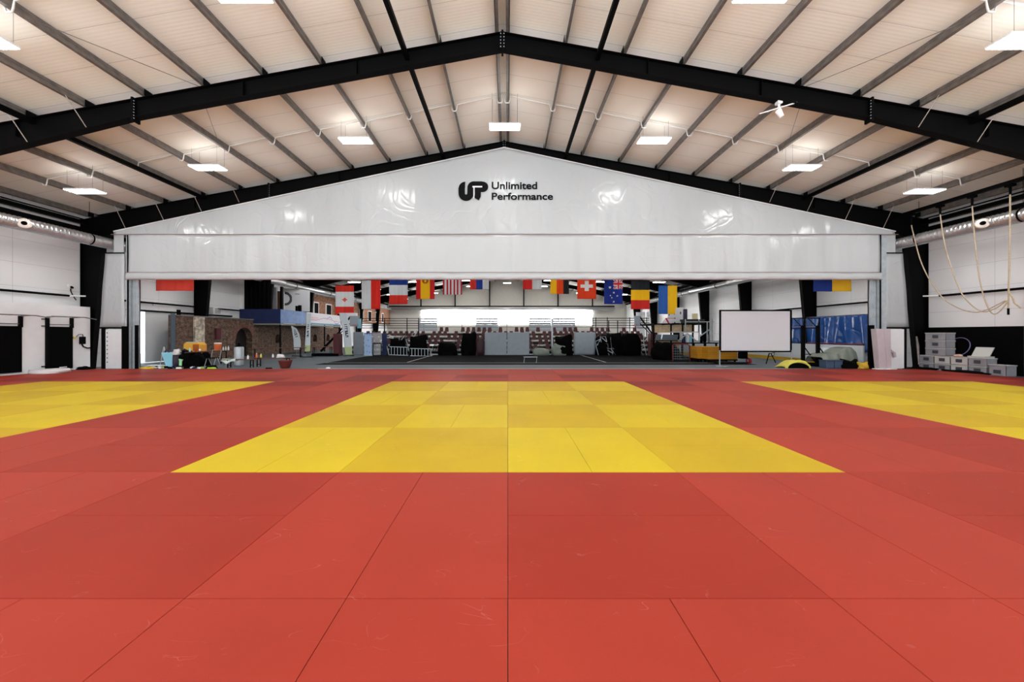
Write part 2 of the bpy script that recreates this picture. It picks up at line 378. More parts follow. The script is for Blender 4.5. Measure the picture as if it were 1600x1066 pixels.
for n, (x0, x1, y0, y1, yel, o, i, j) in enumerate(mats):
    g = .0018
    if n >= 296 or seen(mats[n]) == 0:
        (rest_y if yel else rest).box(x0+g, x1-g, y0+g, y1-g, 0, .04); continue
    ob = MB().box(x0+g, x1-g, y0+g, y1-g, 0, .04).build('judo_mat', None, bevel=.003)
    rk = random.random()
    m = (yel_a if o == 'H' else yel_b) if yel else (red_a if o == 'H' else red_b)
    if not yel and o == 'H' and y0 > 11 and rk < .55: m = red_c
    ob.data.materials.append(m)
    row = int(round((y0-.19))) ; c = 'yellow' if yel else 'red'
    cm = abs((x0+x1)/2)
    how = 'crosswise' if o == 'H' else 'lengthwise'
    rw = ORD[min(29, max(0, row))]
    tag(ob, f'{c} {how} judo mat, {rw} row back, {ORD[int(cm)]} from centre seam on the {side(x0+x1)}', 'mat',
        'yellow judo mats' if yel else 'red judo mats')
tag(rest.build('judo_mat_border', red_a, keep=True), 'outermost red judo mats at the edges of the mat field', 'mats', kind='stuff')
if len(rest_y.bm.verts): tag(rest_y.build('judo_mat_field', yel_a, keep=True), 'outer yellow judo mats at the far sides of the left and right yellow areas', 'mats', kind='stuff')
struct(MB().box(-19.8, 19.25, Y0, .185, 0, .04).build('trim_6', red_a, keep=True))

# ------------------------------------------------------------------ steel frames
def ipart(mb, top, bot, Y, fl=.22, tf=.018, tw=.012):
    """I section between two polylines top/bottom in the XZ plane"""
    n = len(top)
    for i in range(n-1):
        a, b, c, d = top[i], top[i+1], bot[i+1], bot[i]
        mb.prism([(a[0], Y-tw/2, a[1]), (b[0], Y-tw/2, b[1]), (c[0], Y-tw/2, c[1]), (d[0], Y-tw/2, d[1])], (0,1,0), tw)
        mb.beam((a[0], Y, a[1]), (b[0], Y, b[1]), fl, tf, up=(0,0,1) if abs(b[0]-a[0]) > abs(b[1]-a[1]) else (1,0,0))
        mb.beam((d[0], Y, d[1]), (c[0], Y, c[1]), fl, tf, up=(0,0,1) if abs(b[0]-a[0]) > abs(b[1]-a[1]) else (1,0,0))
PUR = [.11]+[.11+1.815*k for k in range(1, 12)]
FN = {11.0: 'nearest steel portal frame, black, spanning the hall above the mats', 17.2: 'second steel portal frame, black, behind the white curtain and its logo'}
fars = [23.4, 29.6, 35.8, 42.0, 48.2, 54.4]
for k, y in enumerate(fars): FN[y] = f'black steel portal frame, {ORD[k]} one beyond the curtain wall'
for Y, lab in FN.items():
    fr = thing('portal_frame', lab, 'steel frame', (XC, Y, 0), 'steel portal frames')
    for sx in (-1, 1):
        pts = [0, 11.4, 19.7]; dep = [.50, .56, 1.12]
        top = [(XC+sx*p, H(XC+sx*p)-.01) for p in pts]; bot = [(XC+sx*p, H(XC+sx*p)-d) for p, d in zip(pts, dep)]
        mb = MB(); ipart(mb, top, bot, Y)
        # splice plate with bolts and stiffeners
        xs = XC+sx*11.4; zt_, zb = H(xs)+.05, H(xs)-.68
        mb.box(xs-.03, xs+.03, Y-.12, Y+.12, zb, zt_)
        for x in (4.5, 8.0, 15.0): 
            xx = XC+sx*x; mb.box(xx-.006, xx+.006, Y-.1, Y+.1, H(xx)-.5, H(xx)-.02)
        mb.build('rafter', blackp, fr)
        mb = MB()
        for q in range(7): mb.box(xs-.045, xs+.045, Y-.10, Y-.075, zt_-.12-q*.09, zt_-.095-q*.09)
        mb.build('splice_bolts', galvl, fr)
        xo = XC+sx*20.48
        ipart_m = MB(); 
        ipart(ipart_m, [(xo, 0), (xo, H(xo)-.02)], [(XC+sx*19.98, 0), (XC+sx*19.42, H(xo)-1.05)], Y)
        ipart_m.prism([(xo, Y-.01, H(xo)-.02), (XC+sx*19.42, Y-.01, H(XC+sx*19.42)-.02), (XC+sx*19.42, Y-.01, H(xo)-1.05), (xo, Y-.01, H(xo)-1.05)], (0,1,0), .02)
        ipart_m.build('column', blackp, fr)
        if Y < 30:
            mb = MB()
            for d in PUR:
                if d > 12.5 and d < 19.5:
                    x = XC+sx*d; dd = .56+.56*(d-11.4)/8.3
                    mb.tube([(x, Y-.62, H(x)+.02), (x, Y-.1, H(x)-dd+.03)], .012, 6)
            mb.build('fly_brace', mat('zinc angle', (170, 158, 150), .5, .3), fr)
    if Y < 20:
        for sx in (-1, 1):
            for d in PUR[1:]:
                x = XC+sx*d; MB().box(x-sx*.012-.005, x-sx*.012+.005, Y-.14, Y+.1, H(x)+.0, H(x)+.21).build('purlin_cleat', blackp, fr)
    # apex plate
    mb = MB().box(XC-.03, XC+.03, Y-.12, Y+.12, H(XC)-.6, H(XC)+.04)
    mb.build('apex_plate', blackp, fr)
    mb = MB()
    for q in range(5): 
        for dx in (-.05, .05): mb.box(XC+dx-.012, XC+dx+.012, Y-.135, Y-.12, H(XC)-.5+q*.1, H(XC)-.475+q*.1)
    mb.build('apex_bolts', galvl, fr)
# purlins: C sections running the length of the hall
def cprofile(x, sx, y, flip):
    h, f, t, l = .245, .08, .006, .02
    pr = [(0,0),(f,0),(f,l),(f-t,l),(f-t,t),(t,t),(t,h*.42),(.018,h*.46),(.018,h*.54),(t,h*.58),(t,h-t),(f-t,h-t),(f-t,h-l),(f,h-l),(f,h),(0,h),(0,h*.6),(.012,h*.55),(.012,h*.45),(0,h*.4)]
    an = -sx*math.atan(SL); out = []
    for u, v in pr:
        u = u*flip
        out.append((x+u*math.cos(an)-v*math.sin(an), y, H(x)+.008+u*math.sin(an)+v*math.cos(an)))
    return out
for sx in (-1, 1):
    for k, d in enumerate(PUR):
        x = XC+sx*d
        nm = 'galvanised roof purlin right beside the ridge on the %s slope' % side(sx) if k == 0 else 'galvanised roof purlin, %s one down from the ridge pair on the %s slope' % (ORD[k-1], side(sx))
        o = MB().prism(cprofile(x, sx, Y0, sx), (0,1,0), YB-Y0).build('roof_purlin', galv)
        tag(o, nm, 'purlin', 'roof purlins')
        if k > 0:
            pass
    mb = MB()
    x = XC+sx*2.95; mb.box(x-.065, x+.065, Y0, YB, 10.17, 10.31)
    tag(mb.build('strut_tube', blackp, keep=True), f'black square tube running through the frames just {side(sx)} of the ridge', 'strut')
    x = XC+sx*14.55; mb = MB().box(x-.07, x+.07, Y0, YB, H(x)-.17, H(x)-.03)
    tag(mb.build('strut_tube', blackp, keep=True), f'black square tube low on the {side(sx)} roof slope under a purlin', 'strut')
    # eaves steel
    xe = XC+sx*20.25; mb = MB().box(xe-.1, xe+.1, Y0, YB, 6.95, 7.12); mb.box(xe-.12, xe+.0, Y0, YB, 7.2, 7.23)
    tag(mb.build('eaves_beam', blackp, keep=True), f'black eaves beam at the top of the {side(sx)} wall', 'beam')
    xe = XC+sx*19.9; mb = MB().box(xe-.16, xe+.16, Y0, 59, 6.5, 6.56); mb.box(xe-.16, xe-.14, Y0, 59, 6.56, 6.68); mb.box(xe+.14, xe+.16, Y0, 59, 6.56, 6.68)
    tag(mb.build('cable_tray', blackm, keep=True), f'black cable tray above the silver duct on the {side(sx)} side', 'cable tray')
    # purlin cleats on the two near frames (small black brackets)
# roof bracing wires
for sx in (-1, 1):
    for (xa, ya, xb, yb, w_) in ((9.45, 11.0, 11.15, 8.2, 'nearer'), (9.45, 11.0, 11.15, 13.9, 'farther')):
        a = Vector((XC+sx*xa, ya, H(XC+sx*xa)+.1)); b = Vector((XC+sx*xb, yb, H(XC+sx*xb)+.1))
        tag(MB().tube([a, b], .008, 6).build('bracing_wire', galv), f'thin diagonal bracing wire on the {side(sx)} roof slope, {w_} side of the nearest frame', 'wire')
# clamp rods at roof plane: light conduit with loops under each purlin
for Y in (7.95, 14.1):
    pts = []
    for sx in (-1, 1):
        half = []
        for k, d in enumerate(PUR[:11]):
            x = XC+sx*d
            for q, dz in ((-.09, .17), (-.06, .0), (-.03, -.09), (.10, -.09), (.13, .0), (.17, .17)):
                half.append(Vector((XC+sx*(d+q), Y, H(x)+dz)))
        half = [p for p in half if (p.x-XC)*sx > .0]
        pts = (half[::-1] if sx < 0 else pts)+([] if sx < 0 else half)
    o = MB().tube(pts, .022, 6).build('cable_conduit', conduit_m, smooth=True)
    tag(o, 'white cable looping under the purlins above the far row of lamps' if Y > 10 else 'white cable looping under the purlins above the near row of lamps', 'cable')

# ------------------------------------------------------------------ lamps
LX = [0, 5.95, 11.85, 16.75]
def lamp_z(dx): return [9.93, 9.38, 8.30, 7.36][LX.index(dx)]
proto = None
def place_lamp(dx, sx, Y, lab, row):
    global proto
    x = XC+.05+sx*dx; z = lamp_z(dx)
    if proto is None:
        r = thing('ceiling_lamp', lab, 'lamp', (x, Y, z), row)
        MB().box(x-.62, x+.62, Y-.23, Y+.23, z+.012, z+.06).build('housing', white, r, bevel=.01)
        MB().box(x-.60, x+.60, Y-.21, Y+.21, z, z+.011).build('diffuser', diff_m, r)
        MB().box(x-.58, x+.58, Y-.19, Y+.19, z+.061, z+.066).build('added_uplight', up_m, r)  # added glowing top, brightens the roof panels
        proto = r
    else:
        r = copy_tree(proto); r.location = (x, Y, z); tag(r, lab, 'lamp', row)
    mb = MB()
    for ax in (-.5, .5):
        for ay in (-.18, .18): mb.tube([(x+ax, Y+ay, z+.06), (x+ax, Y+ay, HC(x+ax)-.01)], .004, 4)
    mb.build('suspension_wire', galv, r)
for Y in (1.75, 8.03, 14.13):
    for dx in LX:
        for sx in ((1,) if dx == 0 else (-1, 1)):
            rowt = {1.75: 'row behind the nearest frame overhead', 8.03: 'near row', 14.13: 'far row in front of the curtain'}[Y]
            pos = 'under the ridge' if dx == 0 else '%s %s of the ridge' % (ORD[LX.index(dx)-1], side(sx))
            place_lamp(dx, sx, Y, f'glowing white panel lamp, {pos}, {rowt}', 'hanging panel lamps')
for r_, Y in enumerate([20.3, 26.5, 32.7, 38.9, 45.1, 51.3, 57.4]):
    for dx in LX[:4]:
        for sx in ((1,) if dx == 0 else (-1, 1)):
            pos = 'under the ridge' if dx == 0 else '%s %s of the ridge' % (ORD[LX.index(dx)-1], side(sx))
            place_lamp(dx, sx, Y, f'panel lamp beyond the curtain, {pos}, {ORD[r_]} row', 'panel lamps beyond the curtain')
# white sensor on the underside of the near rafter
x = 8.42; z = H(x)-.54
r = thing('ceiling_camera', 'small white camera with an arm hanging under the nearest rafter on the right', 'camera', (x, 11, z-.3))
MB().box(x-.07, x+.07, 10.93, 11.07, z-.08, z).build('mount', white, r)
MB().tube([(x, 11, z-.08), (x+.02, 11, z-.3)], .03, 8).build('stem', white, r)
MB().tube([(x-.02, 11, z-.28), (x+.06, 10.95, z-.5)], [.09, .06], 10).build('body', white, r)
MB().beam((x-.6, 11, z-.38), (x+.52, 10.95, z-.06), .03).build('arm', conduit_m, r)

# ------------------------------------------------------------------ ducts, wall pipes
for sx in (-1, 1):
    x = XC+sx*19.1; zc = 6.05
    r = thing('ventilation_duct', f'silver spiral ventilation duct under the eaves on the {side(sx)} side', 'duct', (x, 8, zc))
    pts = []; rad = []
    y = Y0
    while y < 59:
        pts += [(x, y, zc), (x, y+.10, zc), (x, y+.115, zc), (x, y+.13, zc)]; rad += [.236, .236, .256, .236]; y += .145 if y < 24 else 6.2
        if y > 24 and y < 24.2: pass
    MB().tube(pts, rad, 24).build('pipe', steel_duct, r, smooth=True)
    mb = MB()
    for yy in (7.5, 10.6, 13.0, 16.3, 19.6, 25.8, 32, 38.2, 44.4, 50.6):
        mb.tube([(x, yy-.02, zc), (x, yy+.02, zc)], .262, 20)
        mb.tube([(x, yy, zc+.25), (x, yy, HC(x)-.02)], .008, 5)
    mb.build('clamp', blackm, r)
    # straight rail beneath the duct
    MB().tube([(x-sx*.02, Y0, zc-.26), (x-sx*.02, 59, zc-.26)], .02, 6).build('rail', galvl, r)
    yn = 14.15
    c = Vector((x-sx*.2, yn-.18, zc-.02)); d = Vector((-sx*.75, -.65, -.05)).normalized()
    MB().tube([c, c+d*.1, c+d*.16], [.15, .2, .17], 20).build('nozzle', mat('white nozzle', (235, 225, 215), .3), r, smooth=True)
    MB().tube([c+d*.15, c+d*.19], [.085, .07], 16).build('nozzle_core', blackm, r)
    # black pipe on the wall
    xp = XC+sx*20.42
    r2 = thing('wall_pipe', f'black pipe running along the {side(sx)} wall at head height and a half', 'pipe', (xp, 8, 3.47))
    MB().tube([(xp, Y0, 3.47), (xp, 16.6, 3.47)], .05, 10).build('pipe', blackm, r2, smooth=True)
    MB().tube([(xp, 16.6, 3.47), (xp-sx*.25, 17.05, 3.5)], .035, 8).build('sleeve', white, r2)
    MB().tube([(xp, 17.5, 3.47), (xp, 27.2, 3.47)], .05, 8).build('far_pipe', blackm, r2)

# ------------------------------------------------------------------ dividing curtain with logo
CY = 16.93; sc = F/CY
ax_, az = X_(788, CY), Z_(231, CY)
def topz(x):
    xl, zl = X_(178, CY), Z_(362, CY); xr, zr = X_(1399, CY), Z_(362, CY)
    return az+(zl-az)*(ax_-x)/(ax_-xl) if x < ax_ else az+(zr-az)*(x-ax_)/(xr-ax_)
cw = thing('gable_curtain', 'white vinyl gable curtain wall carrying the black logo, filling the frame above the opening', 'curtain', (XC, CY, 6.5))
xl, xr = X_(178, CY), X_(1399, CY); zb = Z_(367.5, CY)
def gf(u, v):
    x = xl+(xr-xl)*u; zt2 = topz(x)
    return Vector((x, CY+.012*math.sin(x*2.1)+.008*math.sin(x*5+v*4), zb+(zt2-zb)*v))
MB().grid(gf, 240, 24).build('gable_sheet', vinyl, cw, smooth=True, solid=.006)
for (a, b, nm) in ((178, 193.5, 'l'), (1383, 1399, 'r')):
    MB().grid(lambda u, v: Vector((X_(a, CY)+(X_(b, CY)-X_(a, CY))*u, CY, Z_(394.5, CY)+(zb-Z_(394.5, CY))*v)), 3, 6).build('side_flap', vinyl, cw, solid=.006)
mb = MB(); mb.tube([(xl, CY-.12, zb), (xr, CY-.12, zb)], .018, 6); mb.build('welt', piping, cw)
e = [Vector((xl, CY-.02, topz(xl)+.01)), Vector((ax_, CY-.02, az+.01)), Vector((xr, CY-.02, topz(xr)+.01))]
MB().tube(e, .022, 6).build('edge_piping', whitef, cw)
ol, orr = X_(203, CY), X_(1372, CY)
rc = thing('roll_up_curtain', 'white roll-up curtain drawn up above the opening, with a wrinkled hem', 'curtain', (XC, CY-.05, Z_(437, CY)))
z1, z2, z3 = Z_(366.3, CY), Z_(427, CY), Z_(437.5, CY)
MB().grid(lambda u, v: Vector((ol+(orr-ol)*u, CY-.09+.015*math.sin(u*190)+.02*math.sin(u*41+v*3), z2-.1+(z1-z2+.1)*v)), 300, 10).build('sheet', vinyl2, rc, smooth=True, solid=.006)
def hem(u, v):
    x = ol+(orr-ol)*u; wv = .02*math.sin(u*97)+.015*math.sin(u*37+1)
    a = v*2*math.pi; return Vector((x, CY-.12+.07*math.cos(a)+.01*math.sin(u*230+v*9), (z2+z3)/2+wv*.4+((z2-z3)/2)*math.sin(a)))
MB().grid(hem, 300, 14).build('hem', vinyl2, rc, smooth=True)
mb = MB().tube([(ol, CY-.2, z3-.015), (orr, CY-.2, z3-.015)], .014, 6); mb.tube([(ol, CY-.2, z2+.01), (orr, CY-.2, z2+.01)], .01, 6); mb.build('welt', piping, rc)
# logo sign
lg = thing('wall_logo', 'black logo mark on the white gable curtain, left of the two words', 'logo', P(740, 314, CY-.03))
def L(u, v): return (600+u/4, 210+v/4)
def stroke(pts, wd_, mb, yy=CY-.045, th=.012):
    P3 = [P(*L(*p), yy) for p in pts]; n = len(P3); lft = []; rgt = []
    for i in range(n):
        d = (P3[min(i+1, n-1)]-P3[max(i-1, 0)]).normalized(); nn = Vector((d.z, 0, -d.x))*(wd_/4/sc/2); lft.append(P3[i]+nn); rgt.append(P3[i]-nn)
    for i in range(n-1):
        a, b, c, e_ = lft[i], lft[i+1], rgt[i+1], rgt[i]
        t = Vector((0, th, 0)); mb.hexa([a, b, c, e_, a+t, b+t, c+t, e_+t])
def arc(cx, cy, r, a0, a1, n=14, ry=None): return [(cx+r*math.cos(math.radians(a0+(a1-a0)*k/n)), cy+(ry or r)*math.sin(math.radians(a0+(a1-a0)*k/n))) for k in range(n+1)]
mb = MB(); w1 = 40
mb.prism([P(*L(*q), CY-.0455) for q in ((506, 338), (508, 296), (494, 298), (480, 306), (470, 319), (465, 338))], (0, 1, 0), .012)
stroke([(485, 336), (485, 340)]+arc(513, 368, 27.5, 180, 0, 18, 28)+[(541, 335)]+arc(563, 333, 22, 180, 270, 8, 20), w1, mb); mb.build('letter_u', logo_m, lg)
mb = MB(); stroke([(560, 312)]+[(610, 312)]+arc(616, 328, 17, -90, 90, 16, 14)+[(584, 342)], 37, mb); 
stroke([(587, 330), (587, 360), (586, 385), (576, 403)], 38, mb, CY-.046)
mb.build('letter_p', logo_m, lg)
mb = MB(); stroke([(553, 327), (614, 327)], 9, mb, CY-.055); stroke([(562, 328), (562, 402)], 7, mb, CY-.054); mb.build('inlay', whitef, lg)
def text_obj(s, px0, px1, pytop, pybase, Y, m, name, parent=None, bold=.02, cap=.73, refch='U', rotz=0):
    cu = bpy.data.curves.new(name, 'FONT'); cu.body = s; cu.size = 1; cu.extrude = .01; cu.offset = bold
    t = bpy.data.objects.new(name, cu); COL.objects.link(t); bpy.context.view_layer.update()
    me = bpy.data.meshes.new_from_object(t.evaluated_get(bpy.context.evaluated_depsgraph_get())); bpy.data.objects.remove(t)
    xs = [v.co.x for v in me.vertices]; x0, x1 = min(xs), max(xs)
    ys = sorted(v.co.y for v in me.vertices); capH = .69
    bm = bmesh.new(); bm.from_mesh(me)
    X0, X1 = X_(px0, Y), X_(px1, Y); Zt, Zb = Z_(pytop, Y), Z_(pybase, Y)
    for v in bm.verts:
        v.co = Vector((X0+(v.co.x-x0)/(x1-x0)*(X1-X0), Y-v.co.z, Zb+v.co.y/capH*(Zt-Zb)))
    mb = MB(); mb.bm.free(); mb.bm = bm; return mb.build(name, m, parent)
r = thing('wall_lettering', 'black words Unlimited Performance on the white gable curtain', 'lettering', P(816, 314, CY-.03))
text_obj('Unlimited', 768.3, 839.3, 284.5, 295.3, CY-.045, logo_m, 'word_unlimited', r)
text_obj('Performance', 768.3, 864, 301.5, 312, CY-.045, logo_m, 'word_performance', r)

# side posts and side panels of the opening
for sx in (-1, 1):
    if sx < 0: pa, pb, ia, ib = 203.5, 217, 194, 203.5
    else: pa, pb, ia, ib = 1358.5, 1372, 1372, 1383
    s_ = side(sx)
    r = thing('opening_post', f'galvanised steel post on the {s_} side of the curtain opening, black below', 'post', (X_((pa+pb)/2, 17.3), 17.3, 0))
    xa, xb = X_(pa, 17.0), X_(pb, 17.0)
    mb = MB().box(xa, xb, 17.03, 17.08, 0, 4.4); mb.box(xa, xa+.02, 16.98, 17.08, 0, 4.4); mb.box(xb-.02, xb, 16.98, 17.08, 0, 4.4)
    xm = (xa+xb)/2; mb.box(xm-.012, xm+.012, 17.0, 17.03, 0, 4.4)
    mb.build('profile', galvl, r)
    mb = MB(); 
    if sx < 0: mb.box(xb-.1, xb+.02, 16.9, 16.975, 0, 2.1)
    else: mb.box(xa-.12, xa+.14, 16.9, 16.975, 0, 2.1)
    mb.build('guard', blackm, r)
    xc1, xc2 = X_(ia, CY), X_(ib, CY)
    mb = MB().box(xc1+(.16 if sx < 0 else 0), xc2, CY-.06, CY+.06, 0, zb); 
    mb.build('guide_rail', galvl, r)
    xk = X_(202.5 if sx < 0 else 1373, CY); MB().box(xk-.03, xk+.03, CY-.09, CY-.061, 0, zb).build('guide_edge', blackp, r)
    lab = f'white vinyl side panel between the {s_} column and the {s_} post of the opening'
    r = thing('curtain_panel', lab, 'panel', (X_((165 if sx < 0 else 1400), CY), CY, 0))
    inner = 194 if sx < 0 else 1383; outt, outb = (164.5, 156) if sx < 0 else (1411, 1420)
    zt1, zt2 = Z_(396, CY), Z_(511, CY)
    def sf(u, v):
        xa = X_(inner, CY); xb = X_(outt, CY)*(v)+X_(outb, CY)*(1-v)
        return Vector((xa+(xb-xa)*u, CY+.01*math.sin(v*9), zt2+(zt1-zt2)*v))
    MB().grid(sf, 6, 14).build('sheet', vinyl, r, smooth=True, solid=.01)
    MB().beam(P(inner, 395.5, CY), P(outt, 395.5, CY), .05, .05).build('upper_bar', blackp, r)
    mb = MB(); mb.beam(P(inner, 512.5, CY), P(outb, 512.5, CY), .06, .08)
    zz = P(outb+(6 if sx < 0 else -7), 512, CY); mb.box(zz.x-.06, zz.x+.06, CY-.05, CY+.05, 0, zz.z)
    mb.build('lower_frame', blackp, r)
    xa, xb = X_(inner, CY), X_(outb+(9 if sx < 0 else -10), CY)
    MB().box(min(xa, xb), max(xa, xb), CY, CY+.03, .02, Z_(515, CY)).build('lower_board', white, r)
    if sx < 0:
        mb = MB()
        for k in range(9): mb.box(X_(167, CY), X_(168.3, CY), CY-.006, CY, .3+k*.2, .36+k*.2)
        mb.build('perforated_strip', crate_d, r)
        MB().box(X_(194, CY)-.02, X_(203, CY), CY-.1, CY+.1, 0, Z_(510, CY)).build('black_kick', blackm, r)

# ------------------------------------------------------------------ left wall fittings
WX = -20.12
for (ya, yb, lab) in ((15.38, 16.33, 'black wall-mounted training panel with pull-up bar, the one nearer the curtain'), (13.68, 14.62, 'black wall-mounted training panel cut by the left edge of the photo')):
    r = thing('training_panel', lab, 'exercise panel', (WX+.05, (ya+yb)/2, .08), 'wall training panels')
    MB().box(WX, WX+.06, ya+.1, yb, .1, 2.0).build('panel', blackm, r, bevel=.01)
    mb = MB().box(WX, WX+.1, ya, ya+.09, .12, 2.42); mb.box(WX, WX+.1, yb-.09, yb, 1.95, 2.42)
    for z in (2.3, 2.0, .25): mb.box(WX, WX+.07, ya-.12, ya, z, z+.04)
    mb.build('upright', blackp, r)
    mb = MB().beam((WX+.08, ya, 2.42), (WX+.5, ya, 2.44), .04); mb.beam((WX+.08, yb-.04, 2.42), (WX+.5, yb-.04, 2.44), .04)
    mb.tube([(WX+.5, ya-.15, 2.44), (WX+.5, yb+.12, 2.44)], .022, 8); mb.tube([(WX+.5, yb+.1, 2.44), (WX+.62, yb+.45, 2.36)], .022, 8)
    mb.build('pull_up_bar', galv, r)
    MB().box(WX+.03, WX+.05, ya+.1, yb, 2.08, 2.11).build('cross_rail', galv, r)
    if ya > 15: MB().box(WX+.06, WX+.066, ya+.45, ya+.72, .16, .2).build('label_plate', white, r)
bx = thing('switch_box', 'black switch box with looped cables on the white left wall', 'switch box', (WX, 16.7, 1.3))
MB().box(WX, WX+.12, 16.6, 16.78, 1.2, 1.55).build('box', blackm, bx, bevel=.01)
MB().tube([(WX+.05, 16.72, 1.55), (WX+.08, 16.68, 1.66), (WX+.06, 16.55, 1.66), (WX+.03, 16.47, 1.55), (WX+.02, 16.4, 1.5)], .02, 6).build('upper_cable', galv, bx)
MB().tube([(WX+.05, 16.68, 1.2), (WX+.06, 16.72, 1.08), (WX+.05, 16.9, 1.0), (WX+.03, 17.04, 1.02)], .028, 6).build('lower_cable', blackm, bx)
MB().box(WX, WX+.05, 16.36, 16.44, 1.46, 1.56).build('socket', yellowc, bx)
c = thing('wall_sensor', 'white round sensor with black lens and cable on the left wall panels', 'sensor', (XL+.05, 16.85, 3.9))
yc = 553*20.6/(VX-113)
MB().tube([(XL, yc, 3.93), (XL+.08, yc, 3.93)], .1, 14).build('base', white, c)
MB().tube([(XL+.08, yc, 3.9), (XL+.16, yc-.03, 3.86)], .05, 10).build('lens', blackm, c)
MB().tube([(XL+.04, yc, 3.85), (XL+.05, yc, 3.7), (XL+.03, yc+.1, 3.5), (XL+.03, yc+.22, 3.3)], .02, 6).build('cable', blackm, c)
tag(MB().blob((-19.3, 14.95, .04), .55, .5, .13, 3, .1).build('white_bag', whitef, smooth=True), 'crumpled white bag lying at the foot of the left wall', 'bag')
tag(MB().blob((-19.65, 16.45, .04), .3, .25, .09, 5, .2).build('black_pouch', blackm, smooth=True), 'small black pouch on the mat edge below the left column', 'pouch')

# ------------------------------------------------------------------ right wall: climbing ropes
RX = 18.6
def rp(px, py): Y = RX*F/(px-VX); return Vector((RX, Y, Z_(py, Y)))
tr = thing('rope_rail', 'black rail under the right roof slope that carries the climbing ropes', 'rail', (RX, 13, 7.2))
MB().box(RX-.06, RX+.06, 6, 17.0, 7.22, 7.36).build('rail', blackp, tr)
ROPES = [([(1424, 352), (1431, 380), (1440, 410), (1455, 440), (1475, 466), (1500, 482), (1525, 488), (1545, 484), (1562, 476), (1574, 470)], 'farthest climbing rope, leftmost of the four, sagging to the knot'),
         ([(1469, 335), (1475, 375), (1484, 410), (1500, 452), (1516, 474), (1536, 487), (1555, 483), (1568, 475), (1575, 470)], 'second climbing rope from the left, sagging to the knot'),
         ([(1519, 322), (1523, 370), (1528, 415), (1535, 455), (1545, 482), (1554, 491), (1565, 485), (1576, 471)], 'third climbing rope from the left, sagging to the knot'),
         ([(1578.5, 304), (1578, 360), (1577, 420), (1576, 455), (1575.5, 487)], 'nearest climbing rope, rightmost, hanging straight down')]
def smooth_path(p, n=8):
    out = []
    for i in range(len(p)-1):
        p0 = p[max(i-1, 0)]; p1 = p[i]; p2 = p[i+1]; p3 = p[min(i+2, len(p)-1)]
        for k in range(n):
            t = k/n; out.append(.5*((2*p1)+(p2-p0)*t+(2*p0-5*p1+4*p2-p3)*t*t+(3*p1-p0-3*p2+p3)*t**3))
    return out+[p[-1]]
for k, (pts, lab) in enumerate(ROPES):
    w3 = [rp(*q) for q in pts]; w3 = [Vector((q.x+(k-3)*.03*(i/len(w3)), q.y, q.z)) for i, q in enumerate(w3)]
    r = thing('climbing_rope', lab, 'rope', w3[-1], 'climbing ropes on the right')
    MB().tube(smooth_path(w3), .02+(0 if k < 3 else .004), 8).build('rope', rope_m, r, smooth=True)
    t = w3[0]; mb = MB().tube([t, Vector((t.x, t.y, 7.22))], .035, 8); mb.box(t.x-.09, t.x+.09, t.y-.1, t.y+.1, 7.13, 7.22); mb.build('trolley', blackm, r)
    if k == 3:
        MB().tube([w3[-1]+Vector((0, 0, .12)), w3[-1]+Vector((0, 0, -.12))], .03, 8).build('rope_end', blackm, r)
        kn = rp(1576, 470); MB().tube([kn+Vector((0, .0, .35)), kn+Vector((-.02, -.12, .1)), kn+Vector((0, -.15, -.1)), kn+Vector((.02, -.3, -.3))], .025, 8).build('lashing', rope_m, r)
tag(MB().tube([(XR-.05, 13.9, 0), (XR-.05, 13.9, 3.4)], .03, 8).build('wall_downpipe', white), 'thin white pipe running down the right wall behind the ropes', 'pipe')

# storage crates along the right wall
def crate(x, y, z, lab, m=None, lid=True, l=.6, wd_=.42, h=.34, grp='storage crates by the right wall'):
    r = thing('storage_crate', lab, 'crate', (x, y, z), grp); m = m or crate_m
    mb = MB(); t = .012
    x0, x1, y0, y1 = x-wd_/2, x+wd_/2, y-l/2, y+l/2
    mb.box(x0, x1, y0, y1, z, z+t); mb.box(x0, x0+t, y0, y1, z, z+h-.03); mb.box(x1-t, x1, y0, y1, z, z+h-.03); mb.box(x0, x1, y0, y0+t, z, z+h-.03); mb.box(x0, x1, y1-t, y1, z, z+h-.03)
    mb.box(x0-.012, x1+.012, y0-.012, y1+.012, z+h-.06, z+h-.045)
    mb.build('body', m, r)
    MB().box(x0-.015, x1+.015, y0-.015, y1+.015, z+h-.03, z+h-.003).build('lid', crate_w if lid else crate_d, r, bevel=.005)
    MB().box(x0-.025, x0, y-.1, y+.1, z+.1, z+.24).build('handle', crate_d, r)
    return r
cy0 = [16.55, 15.95, 15.35, 14.75]
for k, y in enumerate(cy0):
    crate(19.78, y, 0.0, f'grey storage crate in the bottom layer by the right wall, {ORD[k]} from the column', crate_w if k == 2 else crate_m, l=.58)
for k, y in enumerate(cy0):
    crate(19.78, y, .345, f'grey storage crate in the second layer by the right wall, {ORD[k]} from the column', crate_w if k in (1, 2) else crate_m, l=.58)
for k in range(3):
    crate(19.78, 16.2, .69+.35*k, f'grey drawer box in the three-high stack by the right column, {["lowest", "middle", "topmost"][k]}', l=.78, h=.345, grp='stack of three drawer boxes')
crate(19.78, 14.15, 0, 'grey lidded storage box standing alone, nearest of the crates on the right', l=.5, h=.45, grp=None)
r = thing('open_box', 'open clear box with lifted lid on top of the crates by the right wall', 'box', (19.75, 14.8, .69))
MB().box(19.55, 19.95, 14.5, 15.06, .69, .75).build('tray', crate_w, r)
MB().hexa([(19.72, 14.5, .75), (19.76, 14.5, .75), (19.76, 15.06, .75), (19.72, 15.06, .75), (19.92, 14.5, 1.12), (19.96, 14.5, 1.12), (19.96, 15.06, 1.12), (19.92, 15.06, 1.12)]).build('lid', crate_w, r)
